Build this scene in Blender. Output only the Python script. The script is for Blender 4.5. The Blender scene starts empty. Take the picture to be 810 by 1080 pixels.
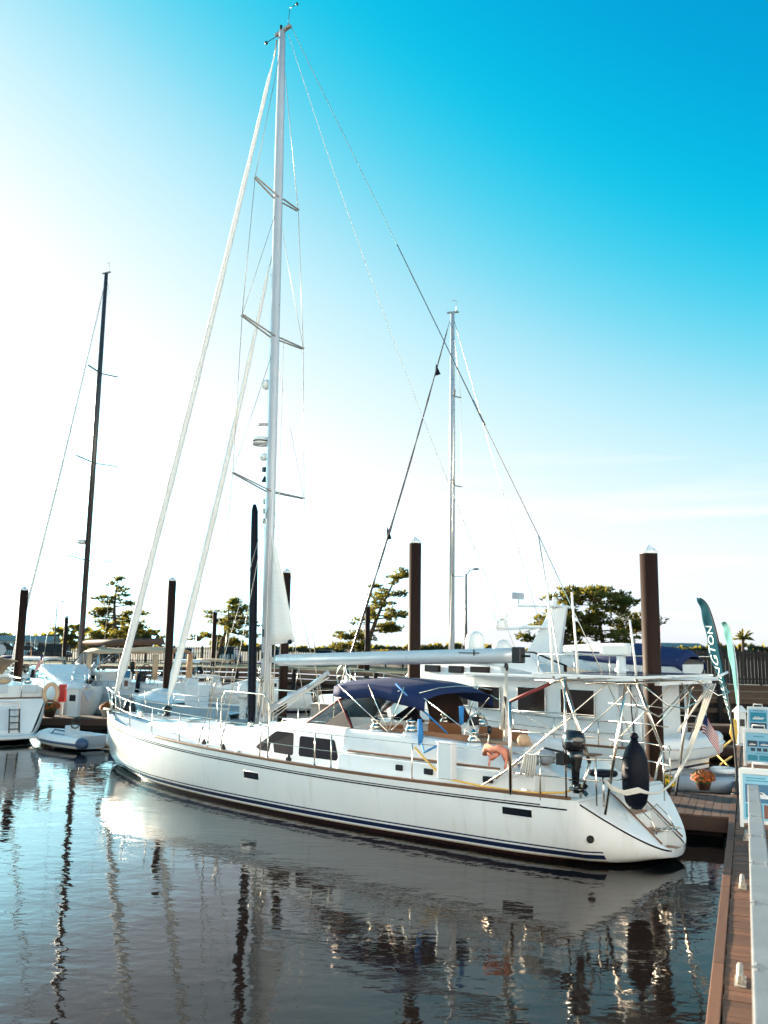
import bpy, bmesh, math, random
from mathutils import Vector, Matrix
R = math.radians
random.seed(7)
scene = bpy.context.scene
COL = scene.collection
V = Vector

# ------------------------------------------------------------------ camera numbers (also used to lay things out on the ground)
FPX, PITCH, ROLL, CAMH = 920.0, R(8.9), R(0.85), 4.0
_f = V((0, math.cos(PITCH), math.sin(PITCH))); _u0 = V((0, -math.sin(PITCH), math.cos(PITCH))); _r0 = V((1, 0, 0))
_r = _r0*math.cos(ROLL) + _u0*math.sin(ROLL); _u = -_r0*math.sin(ROLL) + _u0*math.cos(ROLL)
CAM = V((0, 0, CAMH))
def _ray(px, py): return _f + _r*((px-405)/FPX) - _u*((py-540)/FPX)
def at(px, py, Y):
    v = _ray(px, py); return CAM + v*(Y/v.y)
def atz(px, py, z):
    v = _ray(px, py); return CAM + v*((z-CAMH)/v.z)

# ------------------------------------------------------------------ mesh builder
class MB:
    def __init__(s): s.v=[]; s.f=[]; s.sm=[]; s.mi=[]; s.cur=0
    def add(s, vs, fs, smooth=False):
        o=len(s.v); s.v += [tuple(p) for p in vs]
        for f in fs:
            s.f.append([i+o for i in f]); s.sm.append(smooth); s.mi.append(s.cur)
    def box(s, c, d, rot=None):
        c=V(c); x,y,z=d[0]/2,d[1]/2,d[2]/2
        P=[V((sx*x,sy*y,sz*z)) for sx in(-1,1) for sy in(-1,1) for sz in(-1,1)]
        if rot is not None: P=[rot@p for p in P]
        s.add([c+p for p in P],[(0,1,3,2),(4,6,7,5),(0,4,5,1),(2,3,7,6),(0,2,6,4),(1,5,7,3)]); return s
    def bar(s, a, b, w, h, up=(0,0,1)):
        a=V(a); b=V(b); d=(b-a); n=d.normalized(); up=V(up)
        if abs(n.dot(up))>.98: up=V((1,0,0))
        x=n.cross(up).normalized(); y=x.cross(n)
        P=[]
        for q in (a,b):
            for sx,sy in((-1,-1),(1,-1),(1,1),(-1,1)): P.append(q+x*(sx*w/2)+y*(sy*h/2))
        s.add(P,[(0,1,2,3),(7,6,5,4),(0,4,5,1),(1,5,6,2),(2,6,7,3),(3,7,4,0)]); return s
    def tube(s, pts, r, n=8, closed=False, flat=1.0):
        pts=[V(p) for p in pts]; m=len(pts)
        rs=r if isinstance(r,(list,tuple)) else [r]*m
        T=[]
        for i in range(m):
            if closed: t=pts[(i+1)%m]-pts[i-1]
            else: t=pts[min(i+1,m-1)]-pts[max(i-1,0)]
            T.append(t.normalized() if t.length>1e-9 else V((0,0,1)))
        up=V((0,0,1)) if abs(T[0].z)<.9 else V((1,0,0))
        x=T[0].cross(up).normalized(); P=[]
        for i in range(m):
            x=(x-T[i]*x.dot(T[i]))
            x=x.normalized() if x.length>1e-6 else T[i].orthogonal().normalized()
            y=T[i].cross(x)
            for k in range(n):
                a=2*math.pi*k/n; P.append(pts[i]+(x*math.cos(a)+y*math.sin(a)*flat)*rs[i])
        F=[]
        for i in range(m if closed else m-1):
            j=(i+1)%m
            for k in range(n):
                l=(k+1)%n; F.append((i*n+k,i*n+l,j*n+l,j*n+k))
        s.add(P,F,True)
        if not closed:
            s.add(P[:n],[tuple(range(n))[::-1]]); s.add(P[-n:],[tuple(range(n))])
        return s
    def ball(s, c, r, nu=14, nv=8, rot=None, zmin=-1, zmax=1):
        c=V(c); r=(r,r,r) if not isinstance(r,(tuple,list)) else r
        P=[];F=[]
        a0=math.asin(max(-1,zmin)); a1=math.asin(min(1,zmax))
        for j in range(nv+1):
            a=a0+(a1-a0)*j/nv
            for i in range(nu):
                t=2*math.pi*i/nu
                p=V((r[0]*math.cos(a)*math.cos(t),r[1]*math.cos(a)*math.sin(t),r[2]*math.sin(a)))
                P.append(c+(rot@p if rot is not None else p))
        for j in range(nv):
            for i in range(nu):
                k=(i+1)%nu; F.append((j*nu+i,j*nu+k,(j+1)*nu+k,(j+1)*nu+i))
        s.add(P,F,True); return s
    def lathe(s, prof, c=(0,0,0), n=16, rot=None, smooth=True):
        c=V(c);P=[];F=[]
        for (r,z) in prof:
            for i in range(n):
                t=2*math.pi*i/n; p=V((r*math.cos(t),r*math.sin(t),z)); P.append(c+(rot@p if rot is not None else p))
        m=len(prof)
        for j in range(m-1):
            for i in range(n):
                k=(i+1)%n; F.append((j*n+i,j*n+k,(j+1)*n+k,(j+1)*n+i))
        s.add(P,F,smooth)
        s.add(P[:n],[tuple(range(n))[::-1]]); s.add(P[-n:],[tuple(range(n))]); return s
    def loft(s, secs, smooth=False, cap=True, loop=True):
        n=len(secs[0]); P=[p for q in secs for p in q]; F=[]
        for j in range(len(secs)-1):
            for i in range(n if loop else n-1):
                k=(i+1)%n; F.append((j*n+i,j*n+k,(j+1)*n+k,(j+1)*n+i))
        s.add(P,F,smooth)
        if cap and loop:
            s.add(secs[0],[tuple(range(n))[::-1]]); s.add(secs[-1],[tuple(range(n))])
        return s
    def prism(s, poly, off):
        poly=[V(p) for p in poly]; off=V(off); n=len(poly)
        P=poly+[p+off for p in poly]
        F=[tuple(range(n))[::-1],tuple(range(n,2*n))]+[(i,(i+1)%n,n+(i+1)%n,n+i) for i in range(n)]
        s.add(P,F); return s
    def grid(s, rows, smooth=True):
        return s.loft(rows, smooth, False, False)
    def build(s, name, mats, parent=None, bevel=0, solid=0, merge=True, seg=2):
        me=bpy.data.meshes.new(name)
        me.from_pydata(s.v,[],s.f)
        for p,sm,mi in zip(me.polygons,s.sm,s.mi): p.use_smooth=sm; p.material_index=mi
        if not isinstance(mats,(list,tuple)): mats=[mats]
        for m in mats: me.materials.append(m)
        bm=bmesh.new(); bm.from_mesh(me)
        if merge: bmesh.ops.remove_doubles(bm,verts=bm.verts,dist=1e-5)
        bmesh.ops.dissolve_degenerate(bm,edges=bm.edges,dist=1e-6)
        bmesh.ops.recalc_face_normals(bm,faces=bm.faces)
        bm.to_mesh(me); bm.free()
        o=bpy.data.objects.new(name,me); COL.objects.link(o)
        if parent is not None: o.parent=parent
        if solid:
            m=o.modifiers.new('thick','SOLIDIFY'); m.thickness=solid; m.offset=0
        if bevel:
            m=o.modifiers.new('edge','BEVEL'); m.width=bevel; m.segments=seg; m.limit_method='ANGLE'; m.angle_limit=R(40); m.harden_normals=False
        return o

def tag(o,label=None,cat=None,group=None,kind=None):
    if label: o['label']=label
    if cat: o['category']=cat
    if group: o['group']=group
    if kind: o['kind']=kind
    return o
def thing(name,label,cat,loc=(0,0,0),rz=0,group=None):
    o=bpy.data.objects.new(name,None); COL.objects.link(o)
    o.location=loc; o.rotation_euler=(0,0,rz); o.empty_display_size=.3
    return tag(o,label,cat,group)
def copy_tree(o,parent=None):
    c=o.copy(); COL.objects.link(c)
    if parent is not None: c.parent=parent
    for ch in list(o.children): copy_tree(ch,c)
    return c

# ------------------------------------------------------------------ materials
def mat(name,col,rough=.5,metal=0,var=0,scale=3.0,bump=0,bscale=30,spec=.5,coat=0,alpha=1,trans=0,island=0,stretch=None,ior=1.45):
    m=bpy.data.materials.new(name); m.use_nodes=True
    nt=m.node_tree; b=nt.nodes['Principled BSDF']
    b.inputs['Base Color'].default_value=(*col,1); b.inputs['Roughness'].default_value=rough; b.inputs['Metallic'].default_value=metal
    b.inputs['Specular IOR Level'].default_value=spec; b.inputs['Coat Weight'].default_value=coat; b.inputs['IOR'].default_value=ior
    if trans: b.inputs['Transmission Weight'].default_value=trans
    if alpha<1: b.inputs['Alpha'].default_value=alpha
    tc=nt.nodes.new('ShaderNodeTexCoord'); src=tc.outputs['Object']
    if stretch:
        mp=nt.nodes.new('ShaderNodeMapping'); mp.inputs['Scale'].default_value=stretch; nt.links.new(src,mp.inputs['Vector']); src=mp.outputs['Vector']
    last=None
    if var:
        n=nt.nodes.new('ShaderNodeTexNoise'); n.inputs['Scale'].default_value=scale; n.inputs['Detail'].default_value=6; n.inputs['Roughness'].default_value=.65
        nt.links.new(src,n.inputs['Vector'])
        mr=nt.nodes.new('ShaderNodeMapRange'); mr.inputs['From Min'].default_value=.25; mr.inputs['From Max'].default_value=.75
        mr.inputs['To Min'].default_value=1-var; mr.inputs['To Max'].default_value=1+var*.6
        nt.links.new(n.outputs['Fac'],mr.inputs['Value']); last=mr.outputs['Result']
        rr=nt.nodes.new('ShaderNodeMapRange'); rr.inputs['To Min'].default_value=max(0,rough-.12); rr.inputs['To Max'].default_value=min(1,rough+.15)
        nt.links.new(n.outputs['Fac'],rr.inputs['Value']); nt.links.new(rr.outputs['Result'],b.inputs['Roughness'])
    if island:
        g=nt.nodes.new('ShaderNodeNewGeometry'); mr=nt.nodes.new('ShaderNodeMapRange')
        mr.inputs['To Min'].default_value=1-island; mr.inputs['To Max'].default_value=1+island
        nt.links.new(g.outputs['Random Per Island'],mr.inputs['Value'])
        if last is not None:
            mu=nt.nodes.new('ShaderNodeMath'); mu.operation='MULTIPLY'; nt.links.new(last,mu.inputs[0]); nt.links.new(mr.outputs['Result'],mu.inputs[1]); last=mu.outputs[0]
        else: last=mr.outputs['Result']
    if last is not None:
        vm=nt.nodes.new('ShaderNodeVectorMath'); vm.operation='SCALE'; vm.inputs[0].default_value=col
        nt.links.new(last,vm.inputs['Scale']); nt.links.new(vm.outputs['Vector'],b.inputs['Base Color'])
    if bump:
        n=nt.nodes.new('ShaderNodeTexNoise'); n.inputs['Scale'].default_value=bscale; n.inputs['Detail'].default_value=4
        nt.links.new(src,n.inputs['Vector'])
        bp=nt.nodes.new('ShaderNodeBump'); bp.inputs['Strength'].default_value=bump; bp.inputs['Distance'].default_value=.02
        nt.links.new(n.outputs['Fac'],bp.inputs['Height']); nt.links.new(bp.outputs['Normal'],b.inputs['Normal'])
    return m

def hull_mat(name,col,bands,rough=.22,var=.05,xmin=None):
    """gelcoat with painted bands by height above the waterline: bands = [(z0,z1,colour)]"""
    m=mat(name,col,rough,var=var,scale=1.2,coat=.2); nt=m.node_tree; b=nt.nodes['Principled BSDF']
    l=b.inputs['Base Color'].links
    if l: cur=l[0].from_socket
    else:
        rgb=nt.nodes.new('ShaderNodeRGB'); rgb.outputs[0].default_value=(*col,1); cur=rgb.outputs[0]
    tc=nt.nodes.new('ShaderNodeTexCoord'); sp=nt.nodes.new('ShaderNodeSeparateXYZ'); nt.links.new(tc.outputs['Object'],sp.inputs[0])
    # run-off streaks down the topsides
    mp=nt.nodes.new('ShaderNodeMapping'); mp.inputs['Scale'].default_value=(5,5,.35); nt.links.new(tc.outputs['Object'],mp.inputs['Vector'])
    ns=nt.nodes.new('ShaderNodeTexNoise'); ns.inputs['Scale'].default_value=1.3; ns.inputs['Detail'].default_value=5; nt.links.new(mp.outputs['Vector'],ns.inputs['Vector'])
    sr=nt.nodes.new('ShaderNodeMapRange'); sr.inputs['From Min'].default_value=.55; sr.inputs['From Max'].default_value=.8; sr.inputs['To Max'].default_value=.45; nt.links.new(ns.outputs['Fac'],sr.inputs['Value'])
    xs_=nt.nodes.new('ShaderNodeMix'); xs_.data_type='RGBA'; nt.links.new(sr.outputs['Result'],xs_.inputs['Factor']); nt.links.new(cur,xs_.inputs[6]); xs_.inputs[7].default_value=(col[0]*.72,col[1]*.68,col[2]*.60,1); cur=xs_.outputs[2]
    for z0,z1,c in bands:
        a=nt.nodes.new('ShaderNodeMath'); a.operation='GREATER_THAN'; a.inputs[1].default_value=z0; nt.links.new(sp.outputs['Z'],a.inputs[0])
        d=nt.nodes.new('ShaderNodeMath'); d.operation='LESS_THAN'; d.inputs[1].default_value=z1; nt.links.new(sp.outputs['Z'],d.inputs[0])
        e=nt.nodes.new('ShaderNodeMath'); e.operation='MULTIPLY'; nt.links.new(a.outputs[0],e.inputs[0]); nt.links.new(d.outputs[0],e.inputs[1])
        x=nt.nodes.new('ShaderNodeMix'); x.data_type='RGBA'; 
        fac=e.outputs[0]
        if xmin is not None and z0>0:
            g_=nt.nodes.new('ShaderNodeMath'); g_.operation='GREATER_THAN'; g_.inputs[1].default_value=xmin; nt.links.new(sp.outputs['X'],g_.inputs[0])
            h_=nt.nodes.new('ShaderNodeMath'); h_.operation='MULTIPLY'; nt.links.new(fac,h_.inputs[0]); nt.links.new(g_.outputs[0],h_.inputs[1]); fac=h_.outputs[0]
        nt.links.new(fac,x.inputs['Factor']); nt.links.new(cur,x.inputs[6]); x.inputs[7].default_value=(*c,1)
        cur=x.outputs[2]
    nt.links.new(cur,b.inputs['Base Color'])
    return m

NAVYC=(.012,.02,.06)
M={}
M['white']=mat('white_gelcoat',(.73,.745,.75),.3,var=.06,scale=2,coat=.15)
M['deck']=mat('nonskid_deck',(.56,.61,.64),.6,var=.07,scale=4,bump=.15,bscale=300)
M['cream']=mat('cream_canvas',(.62,.40,.25),.8,var=.1,scale=5,bump=.2,bscale=60)
M['navy']=mat('navy_canvas',(.006,.018,.085),.8,var=.25,scale=6,bump=.25,bscale=40)
M['navydark']=mat('dark_navy_vinyl',(.004,.0055,.013),.5,var=.25,scale=7,bump=.1,bscale=25,spec=.15)
M['cover']=mat('window_cover',(.006,.008,.016),.7,var=.2,spec=.1)
M['teak']=mat('teak',(.17,.08,.042),.55,var=.25,scale=6,stretch=(1,12,12),bump=.1)
M['teakwarm']=mat('varnished_teak',(.34,.15,.07),.35,var=.25,scale=6,stretch=(1,12,12))
M['steel']=mat('stainless_steel',(.74,.66,.57),.2,metal=1,var=.1,scale=8)
M['alu']=mat('silver_mast_paint',(.44,.47,.51),.32,metal=.15,var=.06,scale=2)
M['boom']=mat('boom_paint',(.52,.55,.58),.3,metal=.2,var=.05,scale=2)
M['wire']=mat('rig_wire',(.50,.44,.36),.35,metal=.6)
M['wirelight']=mat('pale_rope',(.72,.68,.62),.8)
M['rope']=mat('white_dock_rope',(.66,.60,.52),.85,bump=.5,bscale=80)
M['yellow']=mat('yellow_hose',(.75,.47,.10),.5,var=.1)
M['blue']=mat('blue_rope',(.03,.20,.48),.8,bump=.4,bscale=60)
M['sail']=mat('sailcloth',(.80,.79,.76),.7,var=.08,scale=3,stretch=(1,1,6),bump=.2,bscale=14)
M['black']=mat('black_plastic',(.012,.012,.013),.35,var=.2)
M['gloss']=mat('black_cowling',(.012,.012,.014),.18,coat=.5)
M['rubber']=mat('black_rubber',(.02,.02,.022),.7,var=.2)
M['glass']=mat('dark_window',(.010,.012,.016),.08,spec=.45)
M['brownglass']=mat('brown_window',(.016,.007,.005),.1,spec=.3)
M['clear']=mat('clear_vinyl',(.93,.95,.96),.05,trans=.95,ior=1.15)
M['mast_dark']=mat('dark_mast',(.045,.035,.035),.3,var=.15,coat=.3)
M['darkboom']=mat('boom_cover',(.10,.06,.045),.7,var=.2,bump=.2)
M['spar']=mat('spreader',(.42,.36,.31),.35,metal=.5,var=.1)
M['red']=mat('red_plastic',(.55,.04,.03),.4,var=.1)
M['redtube']=mat('maroon_cover',(.16,.02,.02),.6)
M['orange']=mat('orange_vest',(.75,.27,.17),.8,var=.15,scale=8,bump=.5,bscale=14)
M['greyboat']=mat('grey_hypalon',(.33,.37,.42),.5,var=.1)
M['navyhyp']=mat('navy_hypalon',(.05,.08,.15),.5,var=.1)
M['pile']=mat('brown_pile_sleeve',(.028,.014,.010),.6,var=.22,scale=2,stretch=(1,1,.25),bump=.15,bscale=12,spec=.12)
M['cap']=mat('white_cone_cap',(.78,.78,.77),.4,var=.06)
M['plank']=mat('dock_plank',(.135,.057,.028),.62,var=.3,scale=5,stretch=(3,3,1),island=.38,bump=.35,bscale=22)
M['plankdk']=mat('weathered_plank',(.10,.058,.042),.7,var=.3,scale=5,stretch=(3,3,1),island=.25,bump=.35,bscale=22)
M['fascia']=mat('fascia_timber',(.06,.030,.022),.65,var=.3,scale=4,stretch=(3,3,10),bump=.3,bscale=15)
M['float']=mat('dock_float',(.016,.012,.012),.8,var=.2)
M['galv']=mat('galvanised_cleat',(.40,.34,.28),.5,metal=.25,var=.2,scale=12,bump=.2)
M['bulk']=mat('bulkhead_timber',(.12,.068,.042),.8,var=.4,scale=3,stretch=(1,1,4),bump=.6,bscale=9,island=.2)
M['bulkdk']=mat('dark_bulkhead',(.020,.011,.009),.8,var=.4,scale=3,bump=.6,bscale=9,island=.3)  # much darker timber, for the lower boards and posts
M['fence']=mat('black_fence',(.022,.017,.016),.75,var=.35,scale=4,island=.35)
M['grass']=mat('grass',(.055,.075,.022),.95,var=.4,scale=1.5,bump=.8,bscale=8)
M['land']=mat('land',(.13,.115,.085),.95,var=.3,scale=.4,bump=.4,bscale=3)
M['asphalt']=mat('asphalt',(.06,.058,.055),.9,var=.2,scale=2,bump=.3,bscale=40)
M['bark']=mat('pine_bark',(.075,.048,.032),.9,var=.35,scale=5,stretch=(1,1,.3),bump=.8,bscale=12)
M['needle']=mat('pine_needles',(.092,.098,.028),.7,var=.45,scale=.7,island=.5,spec=.2)
M['needle2']=mat('dark_pine_needles',(.085,.088,.027),.7,var=.45,scale=.7,island=.5,spec=.2)
M['far']=mat('far_foliage',(.075,.085,.045),.9,var=.35,scale=.2,island=.3)
M['flowery']=mat('yellow_petals',(.80,.48,.01),.7,island=.3)
M['flowero']=mat('orange_petals',(.40,.085,.014),.7,island=.35)
M['leaf']=mat('mum_leaves',(.04,.07,.02),.7,island=.3)
M['pot']=mat('dark_pot',(.05,.025,.02),.6,var=.2)
M['teal']=mat('teal_banner',(.002,.036,.054),.85,var=.12,scale=2,bump=.1,bscale=6,spec=.05)
M['palegreen']=mat('pale_green_banner',(.10,.24,.24),.85,var=.1,scale=2,spec=.05)
M['letter']=mat('white_lettering',(.42,.56,.58),.7)
M['postblue']=mat('poster_pale_blue',(.28,.56,.70),.5,var=.05)
M['postdeep']=mat('poster_sea_blue',(.035,.16,.30),.4,var=.35,scale=9)
M['postteal']=mat('poster_teal',(.03,.30,.42),.4,var=.3,scale=9)
M['postdark']=mat('poster_dark',(.03,.05,.08),.4,var=.3,scale=9)
M['brown']=mat('poster_brown',(.22,.08,.05),.4,var=.3,scale=9)
M['plastic']=mat('white_plastic',(.78,.78,.76),.4,var=.05)
M['rail']=mat('weathered_aluminium',(.20,.21,.22),.5,metal=.3,var=.22,scale=3,bump=.15,bscale=18)
M['browncanvas']=mat('brown_canvas',(.035,.014,.010),.8,var=.2)
M['lamp']=mat('lamp_post_steel',(.12,.09,.08),.5,metal=.3)
M['bluehull']=mat('pale_blue_hull',(.32,.46,.55),.3,var=.06,coat=.2)
M['flagred']=mat('flag_red',(.45,.03,.04),.8); M['flagwhite']=mat('flag_white',(.78,.75,.72),.8); M['flagblue']=mat('flag_blue',(.02,.03,.12),.8)
M['roof']=mat('roof_grey',(.30,.27,.25),.8,var=.1); M['wallw']=mat('house_wall',(.62,.58,.52),.8,var=.08)
M['bounce_wall']=mat('pale_blue_bounce_paint',(.76,.80,.86),.7,var=.06)  # pale blue for the added wall that bounces light onto the hull
M['concrete']=mat('pale_concrete',(.42,.41,.39),.9,var=.2)
def leafy(m,amount=.5,col=(.25,.21,.035)):
    nt=m.node_tree; out=nt.nodes['Material Output']; b=nt.nodes['Principled BSDF']; tr=nt.nodes.new('ShaderNodeBsdfTranslucent'); tr.inputs['Color'].default_value=(*col,1)
    mx=nt.nodes.new('ShaderNodeMixShader'); mx.inputs[0].default_value=amount; nt.links.new(b.outputs[0],mx.inputs[1]); nt.links.new(tr.outputs[0],mx.inputs[2]); nt.links.new(mx.outputs[0],out.inputs['Surface'])
for k_ in('needle','needle2','far'): leafy(M[k_])
def tide(m,bands):
    nt=m.node_tree; b=nt.nodes['Principled BSDF']; cur=b.inputs['Base Color'].links[0].from_socket
    tc=nt.nodes.new('ShaderNodeTexCoord'); sp=nt.nodes.new('ShaderNodeSeparateXYZ'); nt.links.new(tc.outputs['Object'],sp.inputs[0])
    n=nt.nodes.new('ShaderNodeTexNoise'); n.inputs['Scale'].default_value=6; n.inputs['Detail'].default_value=4; nt.links.new(tc.outputs['Object'],n.inputs['Vector'])
    a=nt.nodes.new('ShaderNodeMath'); a.operation='MULTIPLY_ADD'; a.inputs[1].default_value=.7; nt.links.new(n.outputs['Fac'],a.inputs[0]); nt.links.new(sp.outputs['Z'],a.inputs[2])
    for z0,z1,c,amt in bands:
        mr=nt.nodes.new('ShaderNodeMapRange'); mr.inputs['From Min'].default_value=z1; mr.inputs['From Max'].default_value=z0; mr.inputs['To Max'].default_value=amt; nt.links.new(a.outputs[0],mr.inputs['Value'])
        x=nt.nodes.new('ShaderNodeMix'); x.data_type='RGBA'; nt.links.new(mr.outputs['Result'],x.inputs['Factor']); nt.links.new(cur,x.inputs[6]); x.inputs[7].default_value=(*c,1); cur=x.outputs[2]
    nt.links.new(cur,b.inputs['Base Color'])
tide(M['pile'],[(1.7,1.9,(.075,.055,.045),.5),(1.2,1.45,(.022,.022,.012),.9)])
def carpaint(n,c): return mat(n,c,.25,coat=.6,var=.04)
HULLY=hull_mat('yacht_hull',(.80,.79,.775),[(-5,.075,(.03,.012,.012)),(.075,.10,(.42,.33,.22)),(.135,.225,NAVYC),(.262,.292,NAVYC)],rough=.2,xmin=.85)
HULLT=hull_mat('trawler_hull',(.80,.80,.78),[(-5,.45,(.04,.015,.014)),(.55,.62,NAVYC)])
HULLB=hull_mat('grey_blue_hull',(.36,.45,.51),[(-5,.12,(.03,.03,.05))])
HULLW=hull_mat('white_hull',(.80,.80,.79),[(-5,.10,(.03,.03,.06)),(.16,.2,NAVYC)])

# ------------------------------------------------------------------ setting
def poly_sheet(name,pts,z,m,kind='structure'):
    b=MB(); b.add([(p[0],p[1],z) for p in pts],[tuple(range(len(pts)))])
    o=b.build(name,m); o['kind']=kind; return o

# water: dark body, mirror-like with small ripples
wm=bpy.data.materials.new('harbour_water'); wm.use_nodes=True
nt=wm.node_tree; b=nt.nodes['Principled BSDF']
b.inputs['Base Color'].default_value=(.010,.007,.006,1); b.inputs['Roughness'].default_value=.025; b.inputs['IOR'].default_value=1.25
tc=nt.nodes.new('ShaderNodeTexCoord')
def wnoise(scale,str_,rot,detail=3,dist=0.0):
    mp=nt.nodes.new('ShaderNodeMapping'); mp.inputs['Scale'].default_value=str_; mp.inputs['Rotation'].default_value=(0,0,rot)
    n=nt.nodes.new('ShaderNodeTexNoise'); n.inputs['Scale'].default_value=scale; n.inputs['Detail'].default_value=detail; n.inputs['Distortion'].default_value=dist
    nt.links.new(tc.outputs['Object'],mp.inputs['Vector']); nt.links.new(mp.outputs['Vector'],n.inputs['Vector']); return n.outputs['Fac']
def mul(a,k):
    m_=nt.nodes.new('ShaderNodeMath'); m_.operation='MULTIPLY'; nt.links.new(a,m_.inputs[0])
    if isinstance(k,(int,float)): m_.inputs[1].default_value=k
    else: nt.links.new(k,m_.inputs[1])
    return m_.outputs[0]
def addn(a,c):
    m_=nt.nodes.new('ShaderNodeMath'); m_.operation='ADD'; nt.links.new(a,m_.inputs[0]); nt.links.new(c,m_.inputs[1]); return m_.outputs[0]
n1=wnoise(.55,(1,1.5,1),R(18),2,.4); n2=wnoise(2.6,(1,1.7,1),R(8),2,.3); n3=wnoise(8,(1,1.6,1),R(-20),2)
patch=wnoise(.12,(1,1,1),0,2)
pr=nt.nodes.new('ShaderNodeMapRange'); pr.inputs['From Min'].default_value=.35; pr.inputs['From Max'].default_value=.65; pr.inputs['To Min'].default_value=.5; pr.inputs['To Max'].default_value=1.25
nt.links.new(patch,pr.inputs['Value'])
hsum=addn(addn(mul(n1,.075),mul(n2,.024)),mul(mul(n3,.0045),pr.outputs['Result']))
bp=nt.nodes.new('ShaderNodeBump'); bp.inputs['Strength'].default_value=1; bp.inputs['Distance'].default_value=.17
nt.links.new(hsum,bp.inputs['Height']); nt.links.new(bp.outputs['Normal'],b.inputs['Normal'])
poly_sheet('water',[(-400,-60),(400,-60),(400,110),(-400,110)],0,wm)

EDGE=[(400,20),(60,43),(14,53),(-8,74),(-70,84),(-400,100)]      # quay line, right to left
LZ=2.2
poly_sheet('land',EDGE+[(-3000,3000),(3000,3000)],LZ,M['land'])
poly_sheet('lawn',[(12,55),(-8,75),(-69,85),(-72,92),(-6,92),(30,66)],LZ+.006,M['grass'],'stuff')
poly_sheet('parking_lot',[(-5,94),(-90,92),(-95,112),(6,112)],LZ+.012,M['asphalt'])
SUN_E=4.0; SKY_S=.06; SKY_DUST=1.0; SKY_B=1.03; EXPO=2.58
# ------------------------------------------------------------------ hulls
class Hull:
    def __init__(s,L,B,zb,zm,zs,xs=1.2,tw=.76,tb=.43,zt0=.28,stem=.9,keel=-.7,tm=.42,pw=1.55,amid=.3,abow=.85,zk0=.10,up=.75):
        s.up=up
        s.L,s.B,s.zb,s.zm,s.zs,s.xs,s.tw,s.tb,s.zt0,s.stem,s.keel,s.tm,s.pw,s.amid,s.abow,s.zk0=L,B,zb,zm,zs,xs,tw,tb,zt0,stem,keel,tm,pw,amid,abow,zk0
    def t(s,x): return max(0,min(1,(x-s.xs)/(s.L-s.xs)))
    def b(s,x):
        if x<s.xs:
            u=max(0,x/s.xs); return s.B/2*(s.tb+(s.tw-s.tb)*u**s.up)
        t=s.t(x)
        if t<s.tm: k=s.tw+(1-s.tw)*math.sin(math.pi/2*t/s.tm)
        else: k=math.cos(math.pi/2*((t-s.tm)/(1-s.tm))**s.pw)**.9 if t<1 else 0
        return k*s.B/2
    def z(s,x):
        if x<s.xs: return s.zt0+(s.zs-s.zt0)*max(0,x/s.xs)
        t=s.t(x); return s.zs+(4*s.zm-3*s.zs-s.zb)*t+(s.zb-2*s.zm+s.zs)*2*t*t
    def zk(s,x):
        L=s.L; xa=L-s.stem
        if x>=xa: return s.z(L)*((x-xa)/s.stem)
        pts=[(0,s.zk0),(.05*L,-.03),(.15*L,s.keel*.55),(.4*L,s.keel),(.7*L,s.keel*.85),(xa-.06*L,s.keel*.3),(xa,0)]
        for (x0,a),(x1,c) in zip(pts,pts[1:]):
            if x<=x1:
                u=(x-x0)/(x1-x0); u=u*u*(3-2*u); return a+(c-a)*u
        return 0
    def sec(s,x,n=18):
        t=s.t(x); b_,z_,k=s.b(x),s.z(x),s.zk(x)
        a=s.amid+(s.abow-s.amid)*max(0,(t-.45)/.55)**1.6
        out=[]
        for i in range(n+1):
            p=math.pi/2*(i/n)**.9
            out.append((b_*max(0,math.cos(p))**a if i<n else 0, z_-(z_-k)*math.sin(p)))
        return out
    def y_at(s,x,z):
        q=s.sec(x,60)
        for (y0,z0),(y1,z1) in zip(q,q[1:]):
            if z1<=z<=z0: return y0+(y1-y0)*((z0-z)/(z0-z1+1e-9))
        return q[0][0]
    def xs_list(s,n=64):
        a=[s.xs*(i/12)**1.6 for i in range(12)]; return a+[s.xs+(s.L-s.xs)*i/n for i in range(n)]+[s.L-.002]
    def shell(s,mb,n=64):
        rows=[]
        for x in s.xs_list(n):
            q=s.sec(x); rows.append([(x,-y,z) for y,z in q]+[(x,y,z) for y,z in q[-2::-1]])
        mb.grid(rows)
        r=rows[0]; mb.add(r,[tuple(range(len(r)))])
        return mb
    def deck(s,mb,drop=.07,camber=.06,x0=None,n=50,x1=None):
        x0=s.xs if x0 is None else x0; x1=s.L-.05 if x1 is None else x1
        rows=[]
        for i in range(n+1):
            x=x0+(x1-x0)*i/n; b_=max(.001,s.b(x)-.012); z_=s.z(x)-drop
            rows.append([(x,b_*k,z_+camber*(1-k*k)) for k in(-1,-.6,-.2,.2,.6,1)])
        mb.grid(rows); return mb
    def band(s,mb,off,h,side=1,x0=None,x1=None,n=70,proud=.004):
        """a strip following the sheer, its top off below it"""
        x0=s.xs if x0 is None else x0; x1=s.L-.03 if x1 is None else x1
        rows=[]
        for i in range(n+1):
            x=x0+(x1-x0)*i/n; z1=s.z(x)-off; z0=z1-h
            rows.append([(x,side*(s.y_at(x,z1)+proud),z1),(x,side*(s.y_at(x,z0)+proud),z0)])
        mb.grid(rows); return mb
    def rail(s,mb,side,w,h,x0,x1,n=60,inset=0,dz=0):
        secs=[]
        for i in range(n+1):
            x=x0+(x1-x0)*i/n; y=s.b(x)-inset; z=s.z(x)+dz
            secs.append([(x,side*(y+.012),z),(x,side*(y+.012),z+h),(x,side*max(0,y-w),z+h),(x,side*max(0,y-w),z)])
        mb.loft(secs); return mb

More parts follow.
